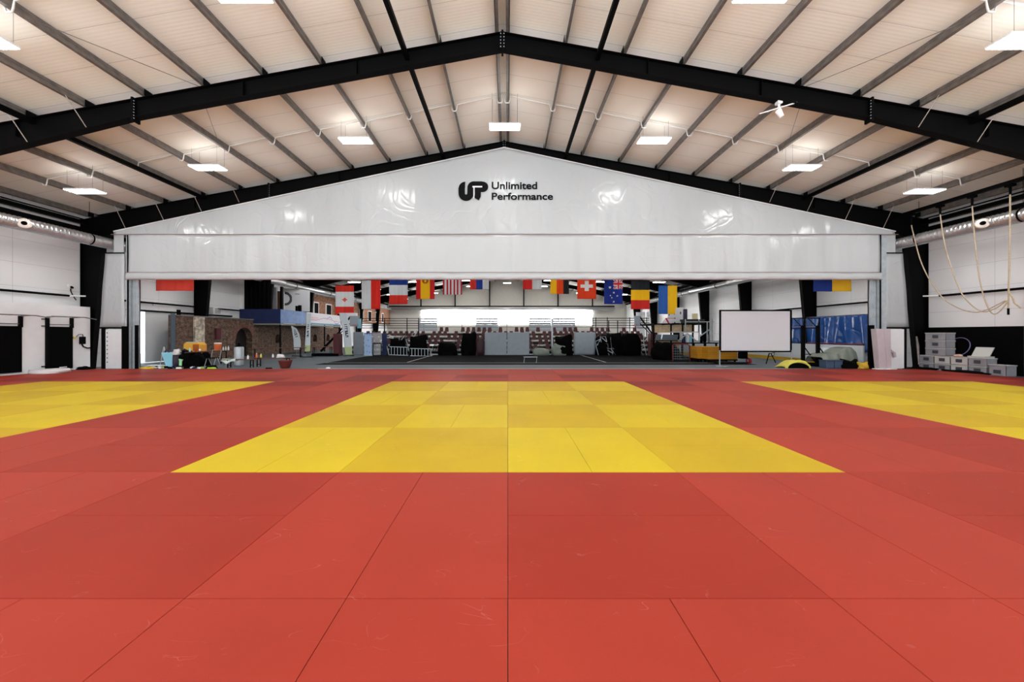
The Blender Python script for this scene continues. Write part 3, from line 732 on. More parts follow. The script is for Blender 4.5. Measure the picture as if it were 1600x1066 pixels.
pts = [Vector((20.0+.12*math.sin(a), 15.72+.40*math.cos(a), 1.11+.40*math.sin(a))) for a in [2*math.pi*k/40 for k in range(40)]]
tag(MB().tube(pts, .014, 8, closed=True).build('hula_hoop', mat('violet hoop', (120, 110, 160), .35), smooth=True), 'thin purple hoop leaning on the black wall between the boxes', 'hoop')
tag(MB().blob((19.72, 15.5, .7), .1, .14, .06, 8, .1).build('small_ball', mat('pale orange', (224, 180, 160), .6), smooth=True), 'small pale cloth lying on the crates below the hoop', 'cloth')
mb = MB(); 
mb.blob((19.38, 15.0, 0.0), .18, .75, .1, 11, .12); tag(mb.build('black_cushion', blackm, smooth=True), 'long flat black bag on the floor in front of the crates', 'bag')
tag(MB().blob((19.38, 16.5, 0.0), .2, .42, .1, 12, .25).build('black_duffel', blackm, smooth=True), 'black duffel bag on the floor by the right column', 'bag')
# tall leaning mats beside the right post
r = thing('leaning_mat', 'pale mauve folded mat leaning beside the right post of the opening', 'mat', (X_(1383, 16.6), 16.6, 0))
B = 16.45
def q4(a, b, c, d, y0, y1): return [P(*a, y0), P(*b, y0), Vector(P(*b, y0))+Vector((0, y1, 0)), Vector(P(*a, y0))+Vector((0, y1, 0)), P(*d, y0), P(*c, y0), Vector(P(*c, y0))+Vector((0, y1, 0)), Vector(P(*d, y0))+Vector((0, y1, 0))]
MB().hexa(q4((1375, 577), (1386, 577), (1381, 514), (1369, 514), B, .25)).build('left_leaf', padpink, r, bevel=.01)
MB().hexa(q4((1386.5, 577), (1393, 577), (1391.5, 514), (1381.5, 514), B-.02, .25)).build('right_leaf', padpink, r, bevel=.01)
r.location = (0, 0, 0) if False else r.location
tag(MB().box(X_(1366, 16.4), X_(1398, 16.4), 16.3, 16.5, .041, .075).build('base_plate', white), 'white plate on the mats under the leaning mauve mat', 'plate')
r = thing('white_board', 'white board standing between the leaning mauve mat and the right column', 'board', (X_(1403, 16.85), 16.85, 0))
MB().box(X_(1391, 16.8), X_(1412, 16.8), 16.78, 16.83, .05, Z_(514.5, 16.8)).build('sheet', white, r)
MB().tube([P(1391, 548, 16.7), P(1397, 552, 16.7), P(1398, 558, 16.7)], .06, 8).build('bracket', padpink, r)
tag(MB().tube([P(1432, 526, 16.6), P(1434, 540, 16.5), P(1436, 570, 16.4)], [.03, .05, .03], 8).build('grey_tube', galv), 'grey curved tube leaning against the right column', 'tube')

# ================================================================== the far half of the hall, seen under the curtain
# ------------------------------------------------------------------ flags
def flag(px0, px1, pyb, Y, lab, colf, hm=None, nu=36, nv=54, waves=.03):
    x0, x1 = X_(px0, Y), X_(px1, Y); zb_ = Z_(pyb, Y); zt_ = zb_+(hm or 45*Y/F)
    r = thing('flag', lab, 'flag', ((x0+x1)/2, Y, zb_), 'flags hanging in the far half')
    raster('cloth', lambda u, v: Vector((x0+(x1-x0)*u, Y+waves*math.sin(u*14+v*2)*(.3+v*.7)+.012*math.sin(u*31), zt_+(zb_-zt_)*v)), nu, nv, colf, flag_m, r, .006)
    MB().tube([(x0-.05, Y, zt_), (x1+.05, Y, zt_)], .025, 6).build('pole', blackm, r)
    mb = MB()
    xm = (x0+x1)/2; mb.tube([(xm, Y, zt_), (xm, Y, max(zt_+.1, HC(xm)-.005))], .008, 4).build('cord', galv, r)
RD, WH, BL, YE, BK = (222, 62, 48), (222, 224, 226), (36, 74, 160), (246, 208, 32), (40, 44, 50)
def canada(u, v):
    if v < .22 or v > .74: return RD
    a, b = (u-.5)/.14, (v-.5)/.075
    leaf = abs(a)+abs(b) < 1.0 or (abs(a) < 1.05 and abs(b) < .25) or (abs(a) < .25 and abs(b) < 1.1)
    return (226, 100, 78) if leaf else WH
def swiss(u, v):
    v = (v-.5)*2; a, b = u-.5, v-.1
    return (240, 240, 240) if (abs(a) < .1 and abs(b) < .36) or (abs(a) < .32 and abs(b) < .115) else (236, 88, 44)
def usa(u, v):
    if v < .52 and u > 2: return BL
    return (206, 36, 60) if int(u*11) % 2 == 0 else WH
def australia(u, v):
    if v > .48 or u < .5:
        for (a, b, r_) in ((.34, .70, .035), (.52, .60, .04), (.70, .72, .04), (.42, .78, .03), (.52, .92, .045), (.3, .42, .06)):
            if math.hypot(u-a, (v-b)*1.5) < r_: return WH
        return (36, 60, 158)
    a, b = (u-.76)/.24, (v-.3)/.18
    if abs(a) < .2 or abs(b) < .2: return (220, 50, 50)
    if abs(a) < .34 or abs(b) < .34: return WH
    if abs(abs(a)-abs(b)) < .16: return (220, 60, 60)
    if abs(abs(a)-abs(b)) < .34: return WH
    return (36, 60, 158)
def spain(u, v):
    if math.hypot((u-.5)/.16, (v-.37)/.1) < 1 and math.hypot((u-.5)/.1, (v-.37)/.06) > .6: return (190, 120, 40)
    return YE if .26 < u < .76 else (218, 48, 56)
FY = 35.4
flag(524, 553, 491, FY, 'Canadian flag, red ends and a small leaf on white, hanging farthest left of the row', canada)
flag(565, 594.5, 483, FY, 'flag with white left half and red right half, beside the Canadian flag', lambda u, v: WH if u < .5 else (226, 52, 40))
flag(608, 637, 475.5, FY, 'flag in blue, white and red bands from top to bottom', lambda u, v: BL if v < .33 else (WH if v < .68 else RD))
flag(650, 679, 467.5, FY, 'Spanish flag with red, yellow and red upright bands and an emblem', spain)
flag(692, 722, 460.5, FY, 'flag with many thin red and white upright stripes', usa)
flag(734, 764, 452.3, FY, 'small visible end of a red, blue and white flag left of centre', lambda u, v: (222, 70, 56) if u < .33 else ((46, 84, 180) if u < .66 else WH))
flag(817, 846.5, 452.3, FY, 'small visible end of a red and white flag right of centre', lambda u, v: (226, 60, 58) if u < .5 else WH)
flag(860, 889, 459.5, FY, 'flag with yellow, orange red and black upright bands', lambda u, v: YE if u < .34 else ((236, 92, 36) if u < .69 else BK))
flag(902, 931.5, 467.3, FY, 'Swiss flag, white cross on orange red', swiss)
flag(944, 973, 475.3, FY, 'Australian flag, blue with white stars and a union cross', australia)
flag(986, 1015, 483.2, FY, 'flag in black, yellow and red bands from top to bottom', lambda u, v: (44, 50, 56) if v < .33 else (YE if v < .68 else (222, 56, 50)))
flag(1029, 1058, 491, FY, 'flag with blue left half and yellow right half, rightmost of the far row', lambda u, v: (62, 120, 196) if u < .5 else YE)
flag(243, 303, 454.5, 17.9, 'plain orange red flag end hanging near the left post of the opening', lambda u, v: (236, 94, 76), hm=2.2, waves=.03)
flag(1271.5, 1330, 455.5, 17.9, 'blue and yellow flag end hanging near the right post of the opening', lambda u, v: (36, 66, 150) if u < .5 else (240, 200, 50), hm=2.2)

# ------------------------------------------------------------------ gate leaf, brick walls, gallery on the left
r = thing('door_1', None, None, (XL, 21, 0)); struct(r)
MB().box(XL-.06, XL-.02, 20.25, 21.75, .05, 3.0).build('leaf', mat('pale door leaf', (240, 243, 245), .5), r)
mb = MB().box(XL-.02, XL+.05, g1-.02, g1+.22, 0, 3.2); mb.box(XL+.0, XL+.1, 19.2, 26.5, gz, gz+.1); mb.build('frame', blackp, r)
MB().box(-19.66, -19.6, 20.62, 20.88, 0, 2.9).build('gate_post', mat('dark blue grey steel', (70, 84, 98), .5), r)
BXW = -19.6
def arch_wall(ya, yb, z1, openings, m, thick=.45, x=BXW):
    """brick wall lying along Y with arched openings (yc, half width, spring height, sill)"""
    mb = MB(); y = ya
    for (yc, hw, zs, z0) in openings:
        mb.box(x-thick, x, y, yc-hw, 0, z1)
        if z0 > 0: mb.box(x-thick, x, yc-hw, yc+hw, 0, z0)
        n = 10
        for k in range(n):
            a0, a1 = math.pi*k/n, math.pi*(k+1)/n; ya_, yb_ = yc-hw*math.cos(a0), yc-hw*math.cos(a1); za, zb2 = zs+hw*math.sin(a0), zs+hw*math.sin(a1)
            mb.hexa([(x-thick, ya_, za), (x, ya_, za), (x, yb_, zb2), (x-thick, yb_, zb2), (x-thick, ya_, z1), (x, ya_, z1), (x, yb_, z1), (x-thick, yb_, z1)])
        y = yc+hw
    mb.box(x-thick, x, y, yb, 0, z1); return mb
r = thing('brick_wall', 'low old brick wall with arched niche along the left side beyond the gate', 'wall', (BXW, 30, 0))
arch_wall(20.9, 27.25, 2.75, [(26.3, .83, 1.32, 0)], brick).build('masonry', brick, r)
arch_wall(27.25, 41.0, 2.36, [(30.2, .35, 1.3, .9), (36.0, .35, 1.3, .9), (38.6, .35, 1.3, .9)], brick).build('masonry', brick, r)
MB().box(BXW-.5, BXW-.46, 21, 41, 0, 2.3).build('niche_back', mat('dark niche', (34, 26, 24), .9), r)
mb = MB()
for k in range(13):
    a0 = math.pi*k/13; a1 = math.pi*(k+.9)/13; c_ = Vector((BXW+.0, 26.3, 1.32))
    p = [c_+Vector((0, -math.cos(a)*q, math.sin(a)*q)) for a, q in ((a0, .83), (a1, .83), (a1, 1.1), (a0, 1.1))]
    mb.prism(p, (1, 0, 0), .04)
mb.build('arch_stones', mat('arch sandstone', (118, 78, 66), .8, var=.3, vscale=5), r)
mb = MB().box(BXW-.02, BXW+.12, 22.05, 22.75, 0, 2.75); mb.build('pale_pier', brickp, r)
MB().box(BXW-.45, BXW+.06, 20.9, 27.25, 2.75, 2.82).build('coping', mat('coping stone', (120, 116, 112), .8, var=.3), r)
r = thing('brick_facade', 'red brick upper facade with white framed windows far back on the left wall', 'facade', (XL+.5, 50, 0))
MB().box(XL+.01, XL+.5, 36.4, 60.7, 3.3, 5.85).build('masonry', brick2, r)
MB().box(XL+.01, XL+.55, 36.4, 60.7, 5.85, 5.95).build('cornice', galvl, r)
xw = XL+.5
for k, (px0, px1) in enumerate(((489.5, 497.5), (508.5, 517.5), (529, 538), (561, 567.5), (574.5, 580), (586, 590), (596, 599))):
    y0_, y1_ = xw*F/(px0-VX), xw*F/(px1-VX)
    mb = MB().box(xw, xw+.06, y0_, y1_, 3.5, 5.05); f_ = mb.build('window_frame', white, r)
    MB().box(xw+.06, xw+.07, y0_+.12, y1_-.12, 3.6, 4.93).build('pane', blackm, f_)
r = thing('gallery', 'raised gallery on the left wall behind blue tarpaulin and white banners', 'gallery', (-19, 30, 2.4))
GX = -17.55
MB().box(XL+.02, GX, 27.35, 37.2, 2.38, 2.5).build('deck', mat('gallery deck', (150, 150, 140), .7), r)
MB().box(XL+.02, GX, 27.3, 27.33, 2.5, 3.6).build('end_panel', bluedk, r)
MB().box(GX, GX+.03, 27.3, 30.75, 2.52, 3.58).build('side_tarpaulin', mat('mid blue cloth', (56, 112, 178), .5, var=.25, vscale=3), r)
for y in (27.4, 30.8, 34, 37.1): MB().beam((GX-.05, y, 0), (GX-.05, y, 3.6), .1).build('post', blackp, r)
def banner1(u, v):
    if v > .88: return (120, 170, 200)
    if abs(v-.5-.12*math.sin(u*9)) < .035 and .1 < u < .9: return (214, 170, 200)
    if abs(v-.55-.3*math.sin(u*14+2)) < .03 and .5 < u: return (140, 140, 205)
    if v < .5 and .1 < u < .3 and v > .35: return (240, 200, 205)
    return (230, 230, 238)
raster('side_banner', lambda u, v: Vector((GX+.02, 30.85+6.2*u, 3.58-1.05*v)), 60, 14, banner1, print_m, r)
# things on the gallery
r = thing('stage_curtain', 'black curtain hanging above the dark blue end of the gallery', 'curtain', (-19.6, 29, 2.5))
MB().grid(lambda u, v: Vector((-20.55+2.05*u, 27.6+.07*math.sin(u*40), 2.5+4.2*v)), 60, 4).build('cloth', blackm, r, solid=.02)
MB().box(-20.55, -18.4, 27.55, 27.65, 6.7, 6.8).build('track', blackp, r)
r = thing('arch_board', 'white board with a dark curved mark above the blue tarpaulin', 'board', (-18.6, 33, 2.5))
def archb(u, v):
    d = math.hypot((u-.02)/.3, (v-.45)/.33)
    if .62 < d < .95 and u < .45: return (56, 58, 62)
    if .4 < u < .6 and .20 < v < .225: return (30, 30, 30)
    return (214, 216, 220)
raster('sheet', lambda u, v: Vector((X_(444, 32)+3.0*u*.55, 32-.0+u*1.2, Z_(451, 32)+(Z_(486, 32)-Z_(451, 32))*v)), 44, 40, archb, print_m, r, .03)
MB().beam((X_(444, 32), 31.98, 2.5), (X_(444, 32), 31.98, Z_(450, 32)), .08).build('edge_post', white, r)
for k, (px, py0, py1, w_) in enumerate(((424, 452, 480, 3), (429.5, 449, 470, 4), (435, 455, 483, 3), (439, 448, 484, 3), (463, 478, 486, 3), (467.5, 477, 486, 3.5))):
    Y = 30.5; mb = MB().box(X_(px-w_/2, Y), X_(px+w_/2, Y), Y, Y+.2, 2.5, Z_(py0, Y))
    for q in range(3): mb.box(X_(px-w_/2, Y)-.06, X_(px+w_/2, Y)+.06, Y-.05, Y+.25, 2.7+q*.35, 2.76+q*.35)
    tag(mb.build('stage_rack', [galv, galvl, brownw, blackp, blackp, blackm][k]), 'dark equipment rack on the gallery behind the blue tarpaulin, %s from the left' % ORD[k], 'rack', 'racks on the gallery')
# small white wall boxes between the second and third column
r = thing('air_conditioner', 'white wall unit with side grille above the pale brick pier', 'wall unit', (-19.9, 24.6, 3.1))
MB().box(X_(326, 24.3), X_(335, 24.3), 24.2, 24.6, 3.02, 3.5).build('cabinet', white, r, bevel=.01)
mb = MB()
for k in range(4): mb.box(X_(336, 24.3), X_(344, 24.3), 24.3, 24.36, 3.08+k*.1, 3.12+k*.1)
mb.build('grille', galv, r)
tag(MB().box(XL+.01, XL+.1, 20.6, 21.25, 3.35, 3.55).build('exit_light', white), 'small white lamp box on the pipe above the gate opening', 'lamp')

# ------------------------------------------------------------------ feather banners and roll-ups
def glyphs(u, v, u0, v0, v1, seed):
    rnd = random.Random(seed); k = int((v-v0)/(v1-v0)*7)
    if v < v0 or v > v1: return False
    f = (v-v0)/(v1-v0)*7-k; a = (rnd.random(), [random.Random(seed+k*7+q).random() for q in range(4)])[1]
    return abs(u-u0) < .2 and ((f < .3 and a[0] > .3) or (f > .65 and a[1] > .4) or (u < u0-.08 and a[2] > .4) or (u > u0+.08 and a[3] > .4)) and f < .85
def feather(poly, Y, lab, seed, green_foot):
    """poly: (pxL, pxR, py) rows from top to bottom"""
    r = thing('feather_banner', lab, 'banner', P((poly[-1][0]+poly[-1][1])/2, poly[-1][2], Y), 'white feather banners')
    def f(u, v):
        t = v*(len(poly)-1); i = min(int(t), len(poly)-2); t -= i
        a, b = poly[i], poly[i+1]; l = a[0]+(b[0]-a[0])*t; rr = a[1]+(b[1]-a[1])*t; y = a[2]+(b[2]-a[2])*t
        p = P(l+(rr-l)*u, y, Y); return Vector((p.x, Y+.03*math.sin(u*3+v*5), p.z))
    def c(u, v):
        if glyphs(u, v, .5, .28, .62, seed): return (30, 32, 38)
        if green_foot and v > .84: return (190, 204, 150)
        return (216, 224, 230)
    raster('cloth', f, 16, 60, c, print_m, r)
    a = poly[0]; MB().tube([P(a[0], a[2], Y+.04), P((poly[-1][0]*2+poly[-1][1])/3, poly[-1][2]+2, Y+.04), Vector((P((poly[-1][0]*2+poly[-1][1])/3, 0, Y).x, Y+.04, 0.02))], .02, 6).build('pole', galv, r)
    x = P((poly[-1][0]+poly[-1][1])/2, 0, Y).x; MB().beam((x-.4, Y, .03), (x+.4, Y, .03), .08, .04).build('foot', blackm, r)
feather([(455, 457, 509.5), (456, 464, 514), (457, 468, 522), (459, 469.5, 532), (459.5, 469.5, 546.5)], 26.5, 'white feather banner with rounded top, leftmost of the three, before the dark brick wall', 3, False)
feather([(478.5, 486, 489), (478, 485.5, 510), (477, 485, 530), (476.5, 484, 549.5)], 25.4, 'tall narrow white banner hanging at the end of the blue tarpaulin', 8, True)
feather([(530, 541, 489), (534, 547, 510), (537, 549, 530), (540, 550, 554.5)], 26.8, 'white feather banner with green foot beside the maroon basketball stand', 5, True)
r = thing('hall_speaker_sign', 'white box sign above the left basketball backboard', 'sign', P(552, 512, 30))
MB().box(X_(541, 30), X_(556.5, 30), 30, 30.3, Z_(510, 30), Z_(489, 30)).build('box', white, r)
tag(MB().box(X_(558, 31), X_(563.5, 31), 31, 31.1, Z_(513, 31), Z_(498, 31)).build('blue_sign', skyb), 'small light blue panel right of the left backboard', 'panel')
tag(MB().box(X_(552, 28.6), X_(567, 28.6), 28.6, 28.8, 0.012, Z_(519, 28.6)).build('grey_cabinet', greyp, bevel=.01), 'grey slab standing left of the blue roll-up banner', 'board')
r = thing('rollup_banner', 'blue white roll-up banner between the grey slab and the wire rack', 'banner', P(575, 557, 26.9))
def rb(u, v):
    if v < .04: return (44, 70, 160)
    return (70, 80, 120) if (int(u*9)*13+int(v*30)*7) % 23 == 0 and .2 < u < .8 else (170, 196, 232)
raster('sheet', lambda u, v: Vector((X_(569, 26.9)+(X_(581, 26.9)-X_(569, 26.9))*u, 26.9, Z_(520.5, 26.9)+(Z_(556, 26.9)-Z_(520.5, 26.9))*v)), 18, 60, rb, print_m, r)
MB().box(X_(568.5, 26.9), X_(581.5, 26.9), 26.8, 27.0, .012, .07).build('base', galvl, r)
r = thing('wire_rack', 'white wire rack grid left of the bleachers', 'rack', P(588, 557, 27.2)); mb = MB()
for k in range(8):
    x = X_(582+k*2, 27.2); mb.tube([(x, 27.2, .05), (x, 27.2, Z_(521, 27.2))], .014, 4)
for k in range(15): mb.beam((X_(582, 27.2), 27.2, .15+k*.115), (X_(596, 27.2), 27.2, .15+k*.115), .03)
mb.build('grid', white, r)
mb = MB()
for x in (583, 595.5): mb.beam((X_(x, 27.1), 27.1, .012), (X_(x, 27.1), 27.1, .95), .05)
mb.beam((X_(583, 27.1), 27.1, .95), (X_(595.5, 27.1), 27.1, .95), .05); mb.build('front_frame', blackp, r)
tag(MB().box(X_(597, 27.5), X_(604, 27.5), 27.5, 27.9, .012, Z_(521, 27.5)).build('padded_post', bluedk, bevel=.03), 'dark blue padded block right of the wire rack', 'pad')

# ------------------------------------------------------------------ basketball stands
def hoop_stand(px, Y, sgn, lab, bw=.65):
    r = thing('basketball_stand', lab, 'basketball stand', P(px, 522+CH*F/Y, Y)); x = X_(px, Y)
    MB().box(x-.22, x+.22, Y-.3, Y+.3, .012, Z_(521.5, Y)).build('padded_body', maroon, r, bevel=.03)
    mb = MB().beam((x-.15*sgn, Y, 1.55), (x+1.05*sgn if sgn > 0 else x-1.0*sgn*-1, Y, 3.15), .12) if False else MB()
    e = Vector((x+sgn*.95, Y, 3.0)); mb.beam((x-sgn*1.4, Y+.2, .35), (x+sgn*.05, Y, 1.75), .13); mb.beam((x+sgn*.05, Y, 1.75), e, .09)
    mb.beam((x-sgn*.2, Y+.15, 1.4), e+Vector((0, 0, -.5)), .05); mb.build('arm', blackp, r)
    bb = MB().box(e.x, e.x+bw, Y-.1, Y-.07, 2.25, 3.05) if sgn > 0 else MB().box(e.x-bw, e.x, Y-.1, Y-.07, 2.25, 3.05)
    bo = bb.build('backboard', glassy, r, bevel=.005)
    cx = e.x+sgn*.5; MB().tube([(cx+.23*math.cos(a), Y-.35+.23*math.sin(a), 2.35) for a in [k*math.pi/8 for k in range(16)]], .018, 6, closed=True).build('rim', redm, r)
    MB().box(x-sgn*1.5-.3, x-sgn*.1+.3, Y-.4, Y+.4, .012, .2).build('base', blackm, r, bevel=.02)
hoop_stand(528, 27.0, 1, 'maroon padded basketball stand on the left with its arm reaching over the banners')
hoop_stand(1019, 27.0, -1, 'maroon padded basketball stand on the right of the bleachers', .45)

# ------------------------------------------------------------------ bleachers
bl = thing('bleachers', 'tiered grandstand with risers coloured shade-dark and open rails at the back of the hall', 'bleachers', (0, 30, 0))
BX0, BX1 = X_(560, 31), X_(1012, 31)
for i in range(5):
    y = 28.9+i*.85; z = .30+.36*i
    MB().box(BX0, BX1, y, y+.83, z-.06, z).build('tier', mat('dark tier board', (26, 24, 26), .7), bl)
    mb = MB().box(BX0, BX1, y, y+.03, z-.2, z-.07); mb.build('riser', blackp, bl)  # black puts the dark between the seat rows into the colour
mb = MB()
for k in range(16):
    x = BX0+(BX1-BX0)*k/15
    for i in range(5): mb.beam((x, 28.9+i*.85, 0), (x, 28.9+i*.85, .3+.36*i), .05)
    mb.beam((x, 28.9, .1), (x, 33.1, 1.7), .05)
mb.build('understructure', galv, bl)
YR = 33.6
def rails(px0, px1, pys, m, nm, posts, r_=.028, top=497):
    mb = MB()
    for py in pys: mb.beam(P(px0, py, YR), P(px1, py, YR), r_*2)
    for px in posts: mb.beam((X_(px, YR), YR, 1.2), (X_(px, YR), YR, Z_(top, YR)), .06)
    mb.build(nm, m, bl)
rails(557, 655, (498, 501.6, 505.4, 509, 512.8), blackp, 'back_rail', (558, 601, 636, 654))
rails(925, 1015, (497.5, 501, 504.8, 508.6, 512.4), blackp, 'back_rail', (926, 931, 949, 984, 1010), top=496)
rails(655, 925, (502.5, 507, 511), galv, 'back_rail', (662, 722, 758, 792, 860, 898), top=501)
for (a, b) in ((655, 683), (744, 777.5), (827, 860), (864.5, 898)):
    mb = MB()
    for k in range(6): mb.box(X_(a, 33.4), X_(b, 33.4), 33.38, 33.42, Z_(517-k*3.4, 33.4), Z_(517-k*3.4-2.5, 33.4))
    for q in (a, b): mb.beam((X_(q, 33.4), 33.4, 1.5), (X_(q, 33.4), 33.4, Z_(497, 33.4)), .04)
    mb.build('slatted_screen', glassy, bl)
# front net posts of the stand
for px, yb_ in ((636, 550), (654, 550), (723, 554), (758, 555), (862.5, 555), (865, 555), (1000, 555)):
    pass
mb = MB()
for px in (600.5, 636, 654, 951, 965): mb.beam((X_(px, 28.4), 28.4, .012), (X_(px, 28.4), 28.4, 2.75), .06)
mb.build('front_post', blackp, bl)
tag(MB().beam((X_(862.8, 28.1), 28.1, .012), (X_(862.8, 28.1), 28.1, 2.9), .12).build('white_post', galvl), 'pale upright post in front of the seats right of the grey boards', 'post')
MB().box(X_(672, 28.2), X_(984, 28.2), 28.15, 28.25, .012, .09).build('kick_rail', galvl, bl)
seat0 = None; ns = 0
def make_seat():
    r = thing('bleacher_seat', '', 'seat', (0, 0, 0), 'maroon seats of the grandstand')
    MB().box(-.19, .19, -.2, .18, .0, .05).build('seat_pan', seat_m, r, bevel=.02)
    MB().hexa([(-.19, .15, .03), (.19, .15, .03), (.19, .2, .03), (-.19, .2, .03), (-.14, .24, .42), (.14, .24, .42), (.14, .28, .42), (-.14, .28, .42)]).build('backrest', seat_m, r, bevel=.03)
    MB().box(-.03, .03, -.05, .05, -.14, 0).build('bracket', galvl, r)
    return r
rnd = random.Random(4)
for i in range(5):
    y = 28.9+.45+i*.85; z = .30+.36*i+.14; k = 0; x = BX0+.4
    while x < BX1-.3:
        k += 1; px = VX+x*F/y
        skip = rnd.random() < (.16 if i != 4 else .4)
        if i == 4 and px < 685: skip = True
        if i < 3 and (760 < px < 824 or 899 < px < 928): skip = True
        if i < 1 and (px < 640 or 862 < px < 898): skip = True
        if not skip:
            if seat0 is None: seat0 = make_seat(); s_ = seat0
            else: s_ = copy_tree(seat0)
            s_.location = (x, y, z)
            kk = k if k <= 26 else 0
            kr = int((BX1-x)/.5)+1
            s_['label'] = 'maroon grandstand seat, %s row up, %s place from the %s end' % (ORD[i], ORD[min(k, kr)-1] if min(k, kr) <= 30 else 'middle', 'left' if k <= kr else 'right')
            ns += 1
        x += .5
# boards in front of the stand
for (a, b, lab) in ((757.5, 791.5, 'left one of the two grey boards standing before the middle of the grandstand'), (792.5, 827, 'right one of the two grey boards standing before the middle of the grandstand')):
    r = thing('barrier_board', lab, 'board', P((a+b)/2, 555, 28), 'grey barrier boards'); MB().box(X_(a, 28), X_(b, 28), 27.96, 28.04, .03, Z_(519.5, 28)).build('panel', greyp, r, bevel=.01)
    MB().box(X_(a, 28), X_(b, 28), 27.9, 28.1, .012, .05).build('foot', galv, r)
r = thing('barrier_board', 'bowed grey board standing alone before the right part of the grandstand', 'board', P(913, 555, 28), 'grey barrier boards')
MB().grid(lambda u, v: Vector((X_(897+33*u+(1.2*math.sin(v*3.14) if u > .5 else -1.2*math.sin(v*3.14)), 28), 28-.1*math.sin(v*3.1), .03+1.78*v)), 8, 10).build('panel', greyp, r, smooth=True, solid=.06)
# stored equipment heaps
heaps = [((877, 555, 27.9), (.85, .4, .85), tarp_g, 'crumpled grey sheet heap between the white post and the grey boards'),
         ((845, 555, 27.9), (.7, .4, .55), tarp_g, 'crumpled grey plastic heap just right of the two middle boards'),
         ((880, 555, 28.6), (.8, .4, 1.5), blackm, 'tall black cover behind the grey sheet heap'),
         ((733, 555, 27.9), (.7, .35, 1.8), blackm, 'tall black covered load left of the two middle boards'),
         ((750, 555, 27.7), (.4, .3, 1.3), mat('dark maroon cover', (52, 20, 30), .6), 'dark maroon covered mat left of the two middle boards'),
         ((700, 554, 28.1), (.9, .35, 1.0), blackm, 'low black covered heap below the left seats'),
         ((940, 555, 28), (.6, .4, 1.5), blackm, 'black covered bundle right of the bowed board'),
         ((960, 555, 28), (.7, .4, 1.7), blackm, 'black covered load with loose straps right of the bowed board'),
         ((985, 556, 27.5), (.9, .4, 1.6), blackm, 'black covered load beside the right basketball stand'),
         ((622, 553, 28.3), (.7, .35, 1.3), blackm, 'black heap behind the upper ladder'),
         ((655, 553, 28.3), (.8, .35, 1.5), blackm, 'dark bundle between the two ladders')]
for k, ((px, py, Y), (rx, ry, rz), m, lab) in enumerate(heaps):
    Y = {27.9: 27.75, 28.6: 27.75, 28.1: 27.72, 28.3: 27.72}.get(Y, Y-.05)
    tag(MB().blob((X_(px, Y), Y, .012), rx*.85, ry, rz*.75, k+20, .1, True, .5).build('covered_heap', m, smooth=True), lab, 'heap')
# small steel clutter: frames leaning in the dark (each its own)
rn = random.Random(9)
for k, (px, py) in enumerate(((608, 528), (617, 536), (628, 530), (641, 533), (648, 524), (663, 534), (690, 546), (700, 547), (935, 536), (946, 541), (957, 533), (962, 545), (972, 538), (985, 540), (996, 536), (1005, 542), (1010, 530), (740, 540), (952, 549), (943, 530))):
    Y = 27.6; c_ = P(px, py, Y); a = rn.uniform(-1.2, 1.2); d = Vector((math.cos(a), 0, math.sin(a)))*.35; n_ = Vector((-d.z, 0, d.x))*.7
    base = Vector((c_.x, Y, .02)); 
    mb = MB().tube([base, c_-d, c_+n_, c_+d], .025, 6); mb.beam(c_-d*.6, c_+d*.9, .05)
    tag(mb.build('folded_stand', rn.choice([galvl, galv, white, galvl])), 'folded metal stand in the dark store, %s, %s of the middle boards' % (ORD[k] + ' of the clutter', 'left' if px < 790 else 'right'), 'metal stand', 'folded metal stands before the grandstand')
def ladder(a, b, w_, n, Y, lab):
    A, B_ = P(*a, Y), P(*b, Y); r = thing('ladder', lab, 'ladder', A, 'ladders lying before the grandstand'); up = Vector((0, 0, w_))
    MB().beam(A, B_, .05).build('stile', galvl, r); MB().beam(A+up, B_+up, .05).build('stile', galvl, r)
    for k in range(n):
        p = A+(B_-A)*((k+.5)/n); MB().beam(p, p+up, .04).build('rung', galvl, r)
ladder((609, 554.5), (638, 555.5), .62, 6, 27.2, 'aluminium ladder lying on its side, left one of the two')
ladder((641, 556), (676, 557), .55, 7, 26.6, 'aluminium ladder lying on its side, right one of the two')
r = thing('court_trestle', 'light trestle frame standing on the dark court right of the middle', 'trestle', P(828, 568, 20.3))
mb = MB()
for px in (818.5, 838): mb.beam((X_(px, 20.3), 20.3, .012), (X_(px+1.2, 20.3), 20.45, .33), .022)
mb.beam((X_(819, 20.4), 20.4, .33), (X_(839, 20.4), 20.4, .33), .03); mb.build('frame', galvl, r)
MB().box(X_(818, 20.4), X_(840, 20.4), 20.3, 20.6, .34, .36).build('top', glassy, r)

# back wall steel: mullions, header pipe, light strip
r = thing('gable_steelwork', 'dark posts and header beam across the far gable wall above the windows', 'steelwork', (XC, YB, 5.9))
mb = MB()
for px in (657.5, 711, 765, 818.5, 872, 926): x = X_(px, 60.5); mb.box(x-.09, x+.09, 60.5, 60.68, 6.3, HC(x)-.02)
mb.build('post', blackp, r)
MB().box(X_(608, 60.4), X_(960, 60.4), 60.3, 60.5, 6.3, 6.5).build('header_beam', blackp, r)
MB().tube([(X_(612, 59.9), 59.9, 5.95), (X_(960, 59.9), 59.9, 5.95)], .22, 12).build('header_duct', steel_duct, r, smooth=True)

